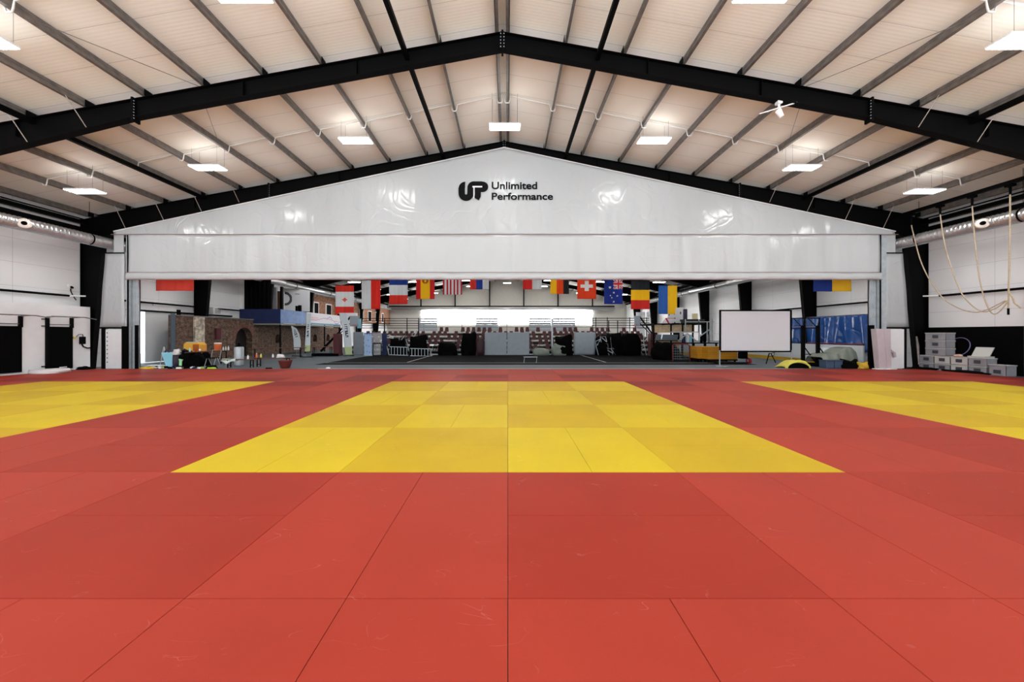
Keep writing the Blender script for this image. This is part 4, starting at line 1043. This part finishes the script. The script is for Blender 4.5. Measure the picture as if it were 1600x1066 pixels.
# ------------------------------------------------------------------ left foreground of the far half: tables, benches, bags
def trestle_table(a, b, wd_, h, lab, nm='beer_table', cat='table', grp=None, fold=True):
    A, B_ = Vector((*a, 0)), Vector((*b, 0)); d = (B_-A).normalized(); n = Vector((-d.y, d.x, 0))*wd_/2
    r = thing(nm, lab, cat, ((A+B_)/2)[:], grp); z = Vector((0, 0, h)); t = Vector((0, 0, -.035))
    MB().hexa([A-n+z+t, A+n+z+t, B_+n+z+t, B_-n+z+t, A-n+z, A+n+z, B_+n+z, B_-n+z]).build('top', brownw, r, bevel=.005)
    for p in (A+d*.35, B_-d*.35):
        mb = MB()
        for s_ in (-.8, .8): mb.beam(p+n*s_, p+n*s_+z+t, .035)
        mb.beam(p-n*.8+Vector((0, 0, .12)), p+n*.8+Vector((0, 0, .12)), .03); mb.beam(p-n*.8+z+t*1.6, p+n*.8+z+t*1.6, .03)
        mb.build('leg_frame', blackp, r)
    return r
trestle_table((-16.55, 18.0), (-15.85, 20.2), .5, .75, 'brown folding table loaded with jars and cups beside the yellow box')
trestle_table((X_(349, 17.7), 17.6), (X_(404, 17.7), 17.75), .27, .42, 'low brown bench with a draped grey cloth, left one of the two benches', 'beer_bench', 'bench', 'brown benches by the mat edge')
trestle_table((X_(398, 18.4), 18.25), (X_(460, 18), 18.0), .27, .47, 'low brown bench with bottles on it, right one of the two benches', 'beer_bench', 'bench', 'brown benches by the mat edge')
trestle_table((X_(395, 24), 23.6), (X_(477, 25.5), 25.6), .6, .72, 'long dark table before the brick niche', 'beer_table', 'table')
trestle_table((X_(488, 26.5), 26.0), (X_(523, 27), 27.2), .6, .72, 'grey topped table left of the maroon stand', 'beer_table', 'table')
def bottle(p, h, rr, m, lab, nm='bottle', cap=None):
    r = thing(nm, lab, nm.replace('_', ' '), p, None)
    MB().lathe(p, [(rr*.9, 0), (rr, .02), (rr, h*.62), (rr*.45, h*.8), (rr*.42, h*.9)], 12).build('body', m, r, smooth=True)
    MB().lathe((p[0], p[1], p[2]+h*.9), [(rr*.5, 0), (rr*.5, h*.1)], 10).build('cap', cap or white, r)
zb1 = .47
for px, h, m, lab in ((387.5, .2, white, 'white bottle on the right bench, leftmost'), (401, .22, orange, 'orange bottle on the right bench'), (408, .19, yellowc, 'yellow bottle on the right bench'), (426.5, .19, white, 'white and dark bottle standing in the middle of the right bench')):
    yy = 18.25-.25*(px-398)/62; 
    if px < 398: p = (X_(px, 17.7), 17.7, .42)
    else: p = (X_(px, yy), yy, zb1)
    if px == 387.5: lab = 'white bottle standing on the left bench'
    bottle(p, h, .045, m, lab)
tag(MB().blob((X_(439, 18.05), 18.05, .47), .2, .12, .12, 40, .2).build('white_cloth', whitef, smooth=True), 'crumpled white cloth on the right bench', 'cloth')
tag(MB().grid(lambda u, v: Vector((X_(348+22*u, 17.6), 17.46+.3*v, .43+.012*math.sin(u*9)-(.0 if .15 < v < .85 else .1)-.12*math.exp(-((u-.4)/.2)**2)*(v < .15))), 20, 10).build('draped_cloth', mat('pale green cloth', (196, 208, 200), .8), solid=.01, smooth=True), 'pale grey green cloth draped over the left bench', 'cloth')
r = thing('red_basket', 'dark red basket on the floor at the right end of the benches', 'basket', (X_(446, 17.35), 17.35, 0))
MB().lathe((X_(446, 17.35), 17.35, 0), [(.17, 0), (.2, .03), (.3, .36), (.31, .38), (.28, .37), (.18, .05)], 20).build('bowl', mat('dark red basket', (104, 36, 28), .6), r, smooth=True)
r = thing('drinks_urn', 'silver metal drinks urn standing between table and bench', 'urn', (X_(373.5, 18.6), 18.6, .02)); p = (X_(373.5, 18.6), 18.6, .0)
MB().lathe((p[0], p[1], .012), [(.2, 0), (.21, .05), (.21, .95), (.19, 1.0)], 20).build('drum', galvl, r, smooth=True)
MB().lathe((p[0], p[1], 1.01), [(.2, 0), (.19, .04), (.05, .1), (.05, .16), (.09, .18)], 16).build('lid', blackm, r, smooth=True)
r = thing('yellow_box', 'yellow box with rounded blue lid on the folding table', 'box', (-16.75, 19.3, .76)); 
bx0, bx1 = X_(285, 18.9), X_(311, 18.9)
tb = thing('side_table', 'small dark table carrying the yellow box', 'table', ((bx0+bx1)/2, 19.1, 0))
MB().box(bx0-.05, bx1+.0, 18.9, 19.5, .66, .70).build('top', blackp, tb)
for (sx_, sy_) in ((bx0, 18.95), (bx1-.06, 18.95), (bx0, 19.42), (bx1-.06, 19.42)): MB().box(sx_, sx_+.05, sy_, sy_+.05, 0, .66).build('leg', blackp, tb)
r.location = ((bx0+bx1)/2, 19.1, .71)
prof = [(bx0, 18.95, .71), (bx1, 18.95, .71), (bx1, 18.95, 1.1), (bx1-.12, 18.95, 1.22), (bx0+.12, 18.95, 1.22), (bx0, 18.95, 1.12)]
MB().prism(prof, (0, 1, 0), .45).build('box', mat('warm yellow plastic', (238, 176, 62), .5), r, bevel=.02)
MB().box(bx0+.14, bx0+.4, 18.98, 19.35, 1.222, 1.25).build('lid', skyb, r)
MB().box(bx1-.36, bx1-.04, 18.93, 18.948, .78, 1.12).build('dark_door', mat('brown orange', (176, 92, 30), .5), r)
# jar, cups and bottles on the folding table
tx = lambda t: (-16.55+.7*t, 18.0+2.2*t)
r = thing('drink_dispenser', 'white and orange drink jar on the folding table', 'jar', (*tx(.72), .755)); q = tx(.72)
MB().lathe((*q, .755), [(.13, 0), (.15, .02), (.16, .3), (.17, .38)], 16).build('jar', orange, r, smooth=True); MB().lathe((*q, 1.136), [(.175, 0), (.17, .05), (.1, .06)], 16).build('lid', white, r)
for k, (t, h, m, lab, nm) in enumerate(((.05, .2, bluedk, 'small blue bottle on the left end of the folding table', 'bottle'), (.14, .2, skyb, 'pale bottle on the folding table beside the blue one', 'bottle'), (.25, .1, redm, 'pink red cup on the folding table', 'cup'), (.34, .12, white, 'white cup on the folding table', 'cup'), (.45, .1, mat('rose', (226, 120, 110), .5), 'rose cup in the middle of the folding table', 'cup'), (.84, .2, white, 'white bottle right of the drink jar', 'bottle'), (.9, .22, white, 'second white bottle right of the drink jar', 'bottle'), (.96, .24, white, 'white bottle at the right end of the folding table', 'bottle'))):
    q = tx(t); 
    if nm == 'bottle': bottle((*q, .755), h, .04, m, lab)
    else:
        tag(MB().lathe((*q, .755), [(.035, 0), (.05, h), (.045, h), (.032, .01)], 12).build('cup', m, smooth=True), lab, 'cup')
r = thing('folding_chair', 'grey tube folding chair under the drink jar', 'chair', (X_(331, 18.0), 18.0, 0)); cx = X_(331, 18.0)
mb = MB(); mb.tube([(cx-.25, 18.0, .45), (cx-.25, 17.85, .02), (cx+.2, 17.85, .02), (cx+.2, 18, .45)], .014, 6); mb.tube([(cx-.25, 18.1, .45), (cx-.25, 18.3, .02), (cx+.2, 18.3, .02), (cx+.2, 18.1, .45)], .014, 6); mb.tube([(cx-.25, 18.25, .4), (cx-.25, 18.35, .85), (cx+.2, 18.35, .85), (cx+.2, 18.25, .4)], .014, 6); mb.build('frame', galvl, r)
MB().box(cx-.25, cx+.2, 17.9, 18.25, .44, .47).build('seat', blackm, r)
# punch pad on wall
tag(MB().tube([(BXW+.3, 23.6, 1.3), (BXW+.3, 23.6, 2.05)], .2, 14).build('punch_bag', maroon, smooth=False), 'maroon padded roll against the brick wall above the drink jar', 'punch bag')
# bags and shoes
def bag(c, rx, ry, rz, m, lab, k, nm='bag'): tag(MB().blob(c, rx, ry, rz, k, .15).build(nm, m, smooth=True), lab, nm.replace('_', ' '))
r = thing('blue_bag', 'light blue shopping bag with dark handles by the bright gate', 'bag', (X_(263, 18), 18, 0)); Y = 18.0
pz = [P(259, 574, Y), P(271, 572, Y), P(269, 551, Y), P(251, 551, Y)]
pz[0].z = pz[1].z = .01
MB().prism(pz, (0, 1, 0), .35).build('bag', skyb, r, bevel=.03)
MB().tube([P(258, 551, Y+.05), P(259, 547, Y+.05), P(262, 547.5, Y+.05), P(264, 551, Y+.05)], .025, 6).build('handle', bluedk, r)
bag((X_(274.5, 18.1), 18.2, 0), .17, .2, .62, mat('dark violet', (58, 44, 62), .7), 'dark backpack with pale top beside the light blue bag', 51, 'backpack')
bag((X_(274, 18.0), 18.1, .62), .16, .15, .22, whitef, 'white towel on the dark backpack', 52, 'towel')
bag((X_(291, 18.2), 18.3, 0), .32, .35, .62, blackm, 'large round black bag under the yellow box', 53, 'sports_bag')
bag((X_(305, 18.2), 18.35, 0), .3, .3, .5, blackm, 'black sports bag under the folding table', 54, 'sports_bag')
bag((X_(315, 18.6), 18.75, 0), .25, .3, .45, blackm, 'black bag farther under the folding table', 55, 'sports_bag')
r = thing('mint_vest', 'mint green vest standing against the black bag', 'vest', (X_(281.5, 17.85), 17.85, 0)); Y = 17.85
MB().prism([P(279.5, 571.5, Y), P(283.5, 571.5, Y), P(283, 565, Y), P(285, 562, Y), P(279, 561, Y), P(280, 565, Y)], (0, 1, 0), .06).build('cloth', mat('mint', (176, 240, 180), .7), r)
def shoe(x, y, rz, m, lab, z=0.0):
    r = thing('shoe', lab, 'shoe', (x, y, z), 'shoes and sandals left at the mat edge'); r.rotation_euler = (0, 0, 0)
    c_, s_ = math.cos(rz), math.sin(rz); f = lambda a, b, q: (x+a*c_-b*s_, y+a*s_+b*c_, z+q)
    mb = MB(); prof = [(-.14, .035, .02), (-.13, .045, .08), (-.05, .045, .09), (.05, .045, .06), (.13, .035, .03)]
    bot = [f(a, -b, .0) for a, b, q in prof]+[f(a, b, .0) for a, b, q in prof[::-1]]; top = [f(a, -b, q) for a, b, q in prof]+[f(a, b, q) for a, b, q in prof[::-1]]
    n = len(prof)
    for i in range(n-1):
        mb.hexa([bot[i], bot[i+1], bot[2*n-2-i], bot[2*n-1-i], top[i], top[i+1], top[2*n-2-i], top[2*n-1-i]])
    mb.build('upper', m, r)
    MB().tube([f(-.11, -.03, .09), f(-.11, .03, .09), f(-.03, .03, .095), f(-.03, -.03, .095)], .008, 5, closed=True).build('collar', blackm, r)
rs = random.Random(3); shm = [blackm, white, bluedk, blackm, white, green, galv, blackm]
adj = ['black', 'white', 'navy', 'black', 'white', 'lime', 'grey', 'black']
for k in range(22):
    px = 236+k*3.7+rs.uniform(-1, 1); Y = rs.uniform(16.95, 17.6)
    if 268 < px < 300 and Y > 17.5: Y = 17.3
    shoe(X_(px, Y), Y, rs.uniform(0, 3.1), shm[k % 8], f'{adj[k%8]} shoe left on the floor by the mat edge, {ORD[k]} from the left post')
bag((X_(230, 16.95), 16.95, 0), .3, .12, .07, mat('yellow fabric', (224, 190, 30), .7), 'small yellow cloth on the floor beside the left post', 60, 'cloth')
bag((X_(240, 17.8), 17.8, 0), .5, .4, .1, whitef, 'crumpled white sheet on the floor before the bright gate', 61, 'sheet')
bag((X_(331, 17.2), 17.2, 0), .24, .16, .12, blackm, 'black kit bag at the mat edge below the folding chair', 62, 'kit_bag')
bag((X_(331, 17.02), 17.0, 0), .2, .06, .06, green, 'lime yellow strap in front of the black kit bag', 63, 'strap')
bag((X_(512, 16.95), 16.98, 0), .1, .06, .06, white, 'small white bundle on the floor at the mat edge left of centre', 64, 'bundle')
bag((X_(419, 16.95), 16.98, 0), .13, .08, .05, blackm, 'small black pouch on the floor below the right bench', 65, 'pouch')
r = thing('white_easel', 'white easel frame behind the light blue bag', 'easel', (X_(254, 18.6), 18.6, 0)); Y = 18.6
MB().beam((X_(250, Y), Y, 0), (X_(256, Y), Y, 1.0), .03).build('leg', white, r); MB().beam((X_(262, Y), Y, 0), (X_(256.5, Y), Y, 1.0), .03).build('leg', white, r)

# ------------------------------------------------------------------ right side of the far half
SY = 18.3
r = thing('projection_screen', 'large free-standing projection screen with black border and thin legs', 'screen', P(1180, 573, SY))
MB().box(X_(1127, SY), X_(1234, SY), SY-.01, SY+.01, Z_(548, SY), Z_(486.5, SY)).build('cloth', screen_m, r)
x0, x1, z0, z1_ = X_(1124, SY), X_(1237, SY), Z_(550.5, SY), Z_(484.3, SY)
mb = MB().box(x0, x1, SY-.02, SY+.02, z1_-.07, z1_); mb.box(x0, x1, SY-.02, SY+.02, z0, z0+.07); mb.box(x0, x0+.08, SY-.02, SY+.02, z0, z1_); mb.box(x1-.08, x1, SY-.02, SY+.02, z0, z1_); mb.build('border', blackm, r)
for px in (1124.5, 1236.5):
    x = X_(px, SY); mb = MB().beam((x, SY, .02), (x, SY, z0+.1), .04); mb.beam((x, SY-.45, .03), (x, SY+.35, .03), .04); mb.beam((x-.3, SY-.2, .02), (x+.3, SY-.2, .02), .03); mb.build('leg', galvl, r)
def stack(px0, px1, py0, Y, d, n, lab):
    r = thing('mat_stack_trolley', 'low black wheeled trolley under the yellow mats, '+lab, 'trolley', (X_((px0+px1)/2, Y), Y+d/2, 0))
    x0, x1 = X_(px0, Y), X_(px1, Y); z0 = .2; h = (Z_(py0, Y)-z0)/n
    MB().box(x0, x1, Y, Y+d, .12, .19).build('deck', blackp, r)
    for (a, b) in ((x0+.1, Y+.1), (x1-.1, Y+.1), (x0+.1, Y+d-.1), (x1-.1, Y+d-.1)): MB().tube([(a-.03, b, .06), (a+.03, b, .06)], .055, 12).build('wheel', blackm, r)
    for k in range(n):
        tag(MB().box(x0+.01*(k % 2), x1-.01*((k+1) % 2), Y, Y+d, z0+k*h+.004, z0+(k+1)*h-.004).build('yellow_mat', amber, bevel=.006), f'yellow foam mat, {ORD[k]} from the bottom of the {lab} stack', 'mat', 'stacked yellow mats behind the screen')
stack(1090, 1105.5, 541.5, 21.2, 1.0, 7, 'left')
stack(1106, 1152.5, 542, 20.6, 1.0, 7, 'right')
r = thing('scooter_frame', 'black frame with red wheel beside the yellow mats under the screen', 'trolley', (X_(1166, 19.6), 19.6, 0)); Y = 19.6
MB().box(X_(1158, Y), X_(1169, Y), Y, Y+.3, .3, 1.0).build('box', blackm, r, bevel=.04)
MB().tube([(X_(1170, Y)-.05, Y, .2), (X_(1170, Y)+.05, Y, .2)], .17, 20).build('wheel', mat('dark red wheel', (150, 30, 40), .5), r)
MB().tube([(X_(1170, Y)-.06, Y-.001, .2), (X_(1170, Y)+.06, Y-.001, .2)], .07, 14).build('hub', galvl, r)
MB().box(X_(1120, Y), X_(1172, Y), Y, Y+.35, .06, .1).build('deck', blackp, r)
# rink boards with kick strip
def boards(xa, ya, xb, yb, lab):
    A, B_ = Vector((xa, ya, 0)), Vector((xb, yb, 0)); r = thing('rink_board', lab, 'rink board', ((A+B_)/2)[:]); 
    def seg(z0, z1, w_): 
        d = (B_-A).normalized(); n = Vector((-d.y, d.x, 0))*w_/2
        return MB().hexa([A-n+Vector((0,0,z0)), A+n+Vector((0,0,z0)), B_+n+Vector((0,0,z0)), B_-n+Vector((0,0,z0)), A-n+Vector((0,0,z1)), A+n+Vector((0,0,z1)), B_+n+Vector((0,0,z1)), B_-n+Vector((0,0,z1))])
    seg(.22, 1.1, .08).build('board', mat('white rink board', (204, 210, 214), .4), r); seg(0.0, .215, .1).build('kick_strip', kick, r); seg(1.105, 1.14, .11).build('top_rail', blackm, r)
boards(17.6, 17.5, 17.6, 27.0, 'white rink boards with a yellow kick strip along the right side')
boards(17.5, 27.1, 13.7, 28.6, 'white rink boards turning the far right corner')
tag(MB().box(17.56, 17.7, 17.55, 20.8, 1.15, 1.19).build('red_cap_rail', mat('dark red rail', (130, 24, 30), .5)), 'dark red cap rail on the nearest rink boards', 'rail')
# blue tarpaulin along the right wall
def tarp(u, v):
    y = 18.9+7.0*u; zt_ = 2.72+.05*abs(math.sin(u*16))
    return Vector((19.72+.13*math.sin(u*46+v*2.6*math.sin(u*9))*(.2+v)+.05*math.sin(u*97+3*v*math.sin(u*13)), y, zt_+(.7-zt_)*v))
r = thing('blue_tarpaulin', 'shiny blue tarpaulin hung in folds along the right wall behind the rink boards', 'tarpaulin', (19.75, 22, .7))
MB().grid(tarp, 160, 16).build('sheet', bluet, r, smooth=True, solid=.01)
MB().tube([(19.75, 18.8, 2.76), (19.75, 26, 2.76)], .03, 8).build('rail', galv, r)
mb = MB()
for y in (18.9, 22.4, 25.9): mb.beam((19.85, y, 0), (19.85, y, 2.76), .05)
mb.build('post', galv, r)
tag(MB().box(X_(1240, 24.5), X_(1268, 24.5)-.9, 24.4, 24.9, 0, 2.3).build('wrapped_pallet', bluet, bevel=.05), 'blue foil-wrapped pallet behind the basketball hoops', 'pallet')
# two backyard hoops
for (px, Y, lab, pa, pb) in ((1256.2, 18.6, 'black basketball hoop, left one of the pair before the blue tarpaulin', 1240.5, 1267), (1279.5, 18.3, 'black basketball hoop, right one of the pair before the blue tarpaulin', 1265, 1289.5)):
    r = thing('basketball_hoop', lab, 'basketball hoop', (X_(px, Y), Y, 0), 'pair of portable basketball hoops'); x = X_(px, Y)
    MB().box(x-.07, x+.07, Y, Y+.12, .15, Z_(509, Y)).build('pole', blackp, r)
    a, b, t, bt = X_(pa, Y), X_(pb, Y), Z_(496.5, Y), Z_(513.5, Y)
    mb = MB().box(a, b, Y+.3, Y+.34, t-.04, t); mb.box(a, b, Y+.3, Y+.34, bt, bt+.04); mb.box(a, a+.04, Y+.3, Y+.34, bt, t); mb.box(b-.04, b, Y+.3, Y+.34, bt, t)
    mb.build('board_frame', blackp, r)
    mb = MB().beam((x, Y+.1, bt+.05), (x-.33, Y+.3, t), .035); mb.beam((x, Y+.1, bt+.05), (x+.33, Y+.3, t), .035); mb.build('brace', blackp, r)
    gm = mat('clear acrylic', (210, 225, 240), .05); gm.node_tree.nodes['Principled BSDF'].inputs['Transmission Weight'].default_value = .95; gm.node_tree.nodes['Principled BSDF'].inputs['IOR'].default_value = 1.05
    MB().box(a+.04, b-.04, Y+.31, Y+.33, bt+.04, t-.04).build('backboard', gm, r)
    MB().box(x-.35, x+.45, Y-.2, Y+.6, 0.0, .16).build('base', blackm, r, bevel=.04)
    mb = MB().beam((x+.05, Y, .95), (x+.55, Y-.1, .15), .04); mb.beam((x-.1, Y, .6), (x+.5, Y, .62), .04); mb.build('strut', blackp, r)
    MB().tube([(x+.23*math.cos(q), Y+.6+.23*math.sin(q), bt+.1) for q in [k*math.pi/8 for k in range(16)]], .012, 6, closed=True).build('rim', orange, r)
# folding chair silhouette behind the screen
r = thing('camp_stool', 'black folding trestle standing below the projection screen', 'stool', (X_(1204, 19.8), 19.8, 0)); Y = 19.8
MB().beam(P(1197, 568.6, Y), P(1202, 552, Y), .035).build('leg', blackp, r); MB().beam(P(1212, 567, Y), P(1205, 553, Y), .035).build('leg', blackp, r)
MB().tube([P(1200, 557, Y), P(1202, 553, Y), P(1210, 551, Y), P(1209, 556, Y), P(1201, 557, Y)], .02, 6).build('seat_frame', blackp, r)
# yellow play tunnel
Y = 17.3
r = thing('play_tunnel', 'yellow collapsed fabric tunnel with a dark mouth at the mat edge', 'tunnel', (X_(1245, Y), Y, 0))
def tun(u, v):
    xx = X_(1226, Y)+1.15*u; a = math.pi*v; rad = .04+.27*min(1, u*3.2)**.6+.02*math.sin(u*22+v*5)
    return Vector((xx+.06*math.sin(a), Y+.32-.36*math.cos(a)*(1-.15*u), .0+rad*1.25*math.sin(a)*(1-.1*u)))
MB().grid(tun, 30, 16).build('cloth', yellowc, r, smooth=True, solid=.02)
ex = X_(1226, Y)+.62
MB().prism([(ex+.52*math.cos(a)*1.0, Y-.07, .27*math.sin(a)) for a in [math.pi*k/14 for k in range(15)]], (0, 1, 0), .03).build('mouth', blackm, r)
MB().tube([(ex+.56*math.cos(a), Y-.08, .31*math.sin(a)+.01) for a in [math.pi*k/14 for k in range(15)]], .035, 8).build('mouth_ring', yellowc, r, smooth=True)
for k, (a, b, lab) in enumerate(((1291, 1303.5, 'left'), (1304.5, 1317, 'right'))):
    Y = 17.2; r = thing('blue_grey_bin', f'blue grey plastic bin in front of the tarp-covered heap, {lab} one', 'bin', (X_((a+b)/2, Y), Y, 0), 'blue grey bins')
    MB().box(X_(a, Y), X_(b, Y), Y, Y+.4, 0, .36).build('body', navy, r, bevel=.02); MB().box(X_(a, Y)-.01, X_(b, Y)+.01, Y-.02, Y+.42, .365, .4).build('lid', navy, r)
def cover(u, v):
    Y = 17.75; x = X_(1285, Y)+(X_(1346, Y)-X_(1285, Y))*u
    hz = [(0, .5), (.12, .68), (.45, .72), (.6, .95), (.78, 1.0), (.9, .8), (1, .25)]
    for (a, b), (c_, d_) in zip(hz, hz[1:]):
        if a <= u <= c_: z = b+(d_-b)*(u-a)/(c_-a)
    a = math.pi*v; low = .22 if u < .55 else .12
    return Vector((x+.03*math.sin(v*9+u*20), Y+.5-.55*math.cos(a)+.03*math.sin(u*30), low+(z-low)*min(1, math.sin(a)*1.5)))
r = thing('covered_equipment', 'olive grey tarp over a long heap beside the right post', 'tarp', (X_(1315, 17.75), 18.1, 0))
MB().grid(cover, 50, 20).build('cover', tarp_g, r, smooth=True, solid=.015)
MB().box(X_(1290, 17.9), X_(1338, 17.9), 17.9, 18.5, .0, .42).build('load', blackm, r, bevel=.05)
tag(MB().blob((X_(1296, 19), 19.2, .0), .55, .3, .62, 77, .12).build('plastic_sheet', mat('clear foil', (214, 222, 226), .2), smooth=True), 'pale plastic-wrapped bundle behind the right hoop', 'bundle')
tag(MB().blob((X_(1330, 17.2), 17.3, 0), .35, .22, .3, 78, .3).build('black_kit', blackm, smooth=True), 'black kit heap right of the blue grey bins', 'heap')
tag(MB().blob((X_(1350, 17.0), 17.05, 0), .16, .15, .22, 79, .3).build('gold_bundle', kick, smooth=True), 'small yellow and black bundle beside the right post', 'bundle')
# wooden raised platform with scaffold, right back
r = thing('wooden_platform', 'raised wooden platform with vertical boards, right of the grandstand', 'platform', (10.5, 25.5, 0)); Y = 25.2
mb = MB(); x = X_(1022, Y)
while x < X_(1082, Y): mb.box(x, x+.17, Y, Y+.03, Z_(520, Y), Z_(507.5, Y)+.03*math.sin(x*9)); x += .18
mb.build('upper_boarding', wood, r)
mb = MB(); x = X_(1024, Y+.5)
while x < X_(1060, Y+.5): mb.box(x, x+.2, Y+.5, Y+.53, .3, 1.3+.05*math.sin(x*7)); x += .215
mb.build('lower_boarding', wood, r)
MB().box(X_(1021, 24.6), X_(1062, 24.6), 24.5, 25.2, Z_(533, 24.6), Z_(532, 24.6)).build('ledge', blackp, r)
MB().box(X_(1020, Y), X_(1100, Y), Y-.1, Y+4, Z_(507.5, Y), Z_(505.5, Y)).build('deck', blackp, r)
mb = MB()
for px in (1021, 1048, 1066, 1082, 1100): mb.beam((X_(px, Y), Y-.05, 0), (X_(px, Y), Y-.05, Z_(506, Y)), .08)
mb.build('post', blackp, r)
Y = 23.6
r = thing('scaffold_frame', 'pale metal scaffold with diagonal braces before the wooden platform', 'scaffold', (X_(1085, Y), Y, 0))
mb = MB()
for a, b in (((1071, 499), (1071, 520)), ((1092, 499), (1092, 535)), ((1048, 519), (1092, 519)), ((1071, 503), (1115, 503)), ((1113, 498), (1113, 536)), ((1092, 519), (1092, 503)), ((1105, 503), (1105, 536)), ((1060, 533), (1074, 521)), ((1074, 521), (1088, 533)), ((1093, 526), (1113, 512)), ((1066, 519), (1066, 530))): mb.beam(P(*a, Y), P(*b, Y), .055)
mb.build('tubes', galvl, r)
MB().box(X_(1048, Y), X_(1120, Y), Y-.2, Y+.4, Z_(537, Y), Z_(535.5, Y)).build('deck', blackp, r)
mb = MB()
for px in (1048, 1066, 1084, 1102, 1119): mb.beam((X_(px, Y), Y, 0), (X_(px, Y), Y, Z_(536, Y)), .09)
mb.build('post', blackp, r)
def dots(u, v): return (60, 62, 70) if (math.sin(u*17) > .75 and math.sin(v*13+u*4) > .6) else (226, 226, 228)
r = thing('dotted_panel', 'white panel with dark squares standing on the wooden platform', 'panel', P(1056, 506, 26)); 
raster('sheet', lambda u, v: Vector((X_(1043, 26)+(X_(1067, 26)-X_(1043, 26))*u, 26, Z_(481+(10 if u < .55 else 0), 26)+(Z_(505, 26)-Z_(481+(10 if u < .55 else 0), 26))*v)), 40, 30, dots, print_m, r, .05)
tag(MB().box(X_(1068, 26), X_(1074, 26), 26, 26.2, Z_(505, 26), Z_(483, 26)).build('dark_shelf', mat('dark mottled', (50, 48, 70), .6, var=.6, vscale=12)), 'narrow dark speckled shelf beside the white dotted panel', 'shelf')
def pinkp(u, v): return (196, 60, 70) if abs(u-v) < .1 or v < .07 else (228, 220, 224)
r = thing('red_white_panel', 'white and red slanted sign leaning on the wooden platform', 'sign', P(1040, 507, 25.5)); raster('sheet', lambda u, v: P(1034+6*(1-v)+14*u-2*v, 497+10.5*v, 25.5), 14, 14, pinkp, print_m, r, .05)
tag(MB().box(X_(1088, 25), X_(1095, 25), 25.4, 25.6, Z_(499, 25.4), Z_(490, 25.4)).build('yellow_box', mat('cream box', (226, 214, 170), .6)), 'small cream box on the clutter above the scaffold', 'box')
mb = MB().box(X_(1070, 25.4), X_(1100, 25.4), 25.3, 26, Z_(505.5, 25.4), Z_(499, 25.4)); tag(mb.build('dark_crates', mat('dark clutter', (46, 50, 44), .8, var=.6, vscale=8)), 'low dark load on the platform behind the scaffold', 'load')
for k, px in enumerate((1030, 1040, 1048, 1056)):
    Y = 24.6; tag(MB().hexa(q4((px-6, 532), (px+2, 532), (px+4, 523), (px-4, 523), Y, .05)).build('grey_sign', mat('slate sheet', (92, 102, 110), .5)), f'slate grey sheet leaning before the wooden boards, {ORD[k]} from the left', 'sheet', 'slate sheets')
for k, px in enumerate((1069, 1074, 1079, 1096, 1101, 1107)):
    Y = 24.0; tag(MB().tube([(X_(px, Y), Y, Z_(535.3, Y)), (X_(px, Y), Y, Z_(523, Y))], .09, 10).build('rolled_banner', [bluedk, white, skyb, blackm, blackm, galv][k]), f'upright roll behind the scaffold braces, {ORD[k]} from the left', 'roll', 'upright rolls')
# goal frame
Y = 21.4; r = thing('floorball_goal', 'small dark red goal frame with grey net right of the grandstand', 'goal', (X_(1065, Y), Y, 0))
MB().tube([P(1051, 566, Y), P(1051, 540, Y), P(1052.5, 538, Y), P(1075, 538, Y), P(1077.5, 540.5, Y), P(1078, 566, Y)], .035, 8).build('frame', mat('goal red', (120, 34, 36), .4), r, smooth=True)
mb = MB()
for k in range(9): mb.tube([P(1052+k*3, 539, Y+.02), P(1052+k*3, 553, Y+.5), P(1052+k*3, 562, Y+.6)], .006, 4)
for k in range(6): mb.tube([P(1052, 541+k*4, Y+.1+.08*k), P(1077, 541+k*4, Y+.1+.08*k)], .006, 4)
mb.build('net', galvl, r)
tag(MB().blob((X_(1090, 22.5), 22.6, 0), .35, .3, .5, 90, .2).build('red_cover', mat('dark red cover', (120, 26, 34), .6), smooth=True), 'dark red covered ball bag left of the yellow mats', 'bag')
tag(MB().blob((X_(1040, 23), 23, 0), .8, .4, .8, 91, .2).build('black_cover', blackm, smooth=True), 'black covered load left of the red goal', 'heap')
tag(MB().box(X_(994, 52), X_(1008, 52), 52, 52.1, 0, Z_(488, 52)).build('opening_stand_in', white), 'white panel standing in for a bright opening far back by the right wall', 'panel')  # white sheet replaces the daylit opening in the wall
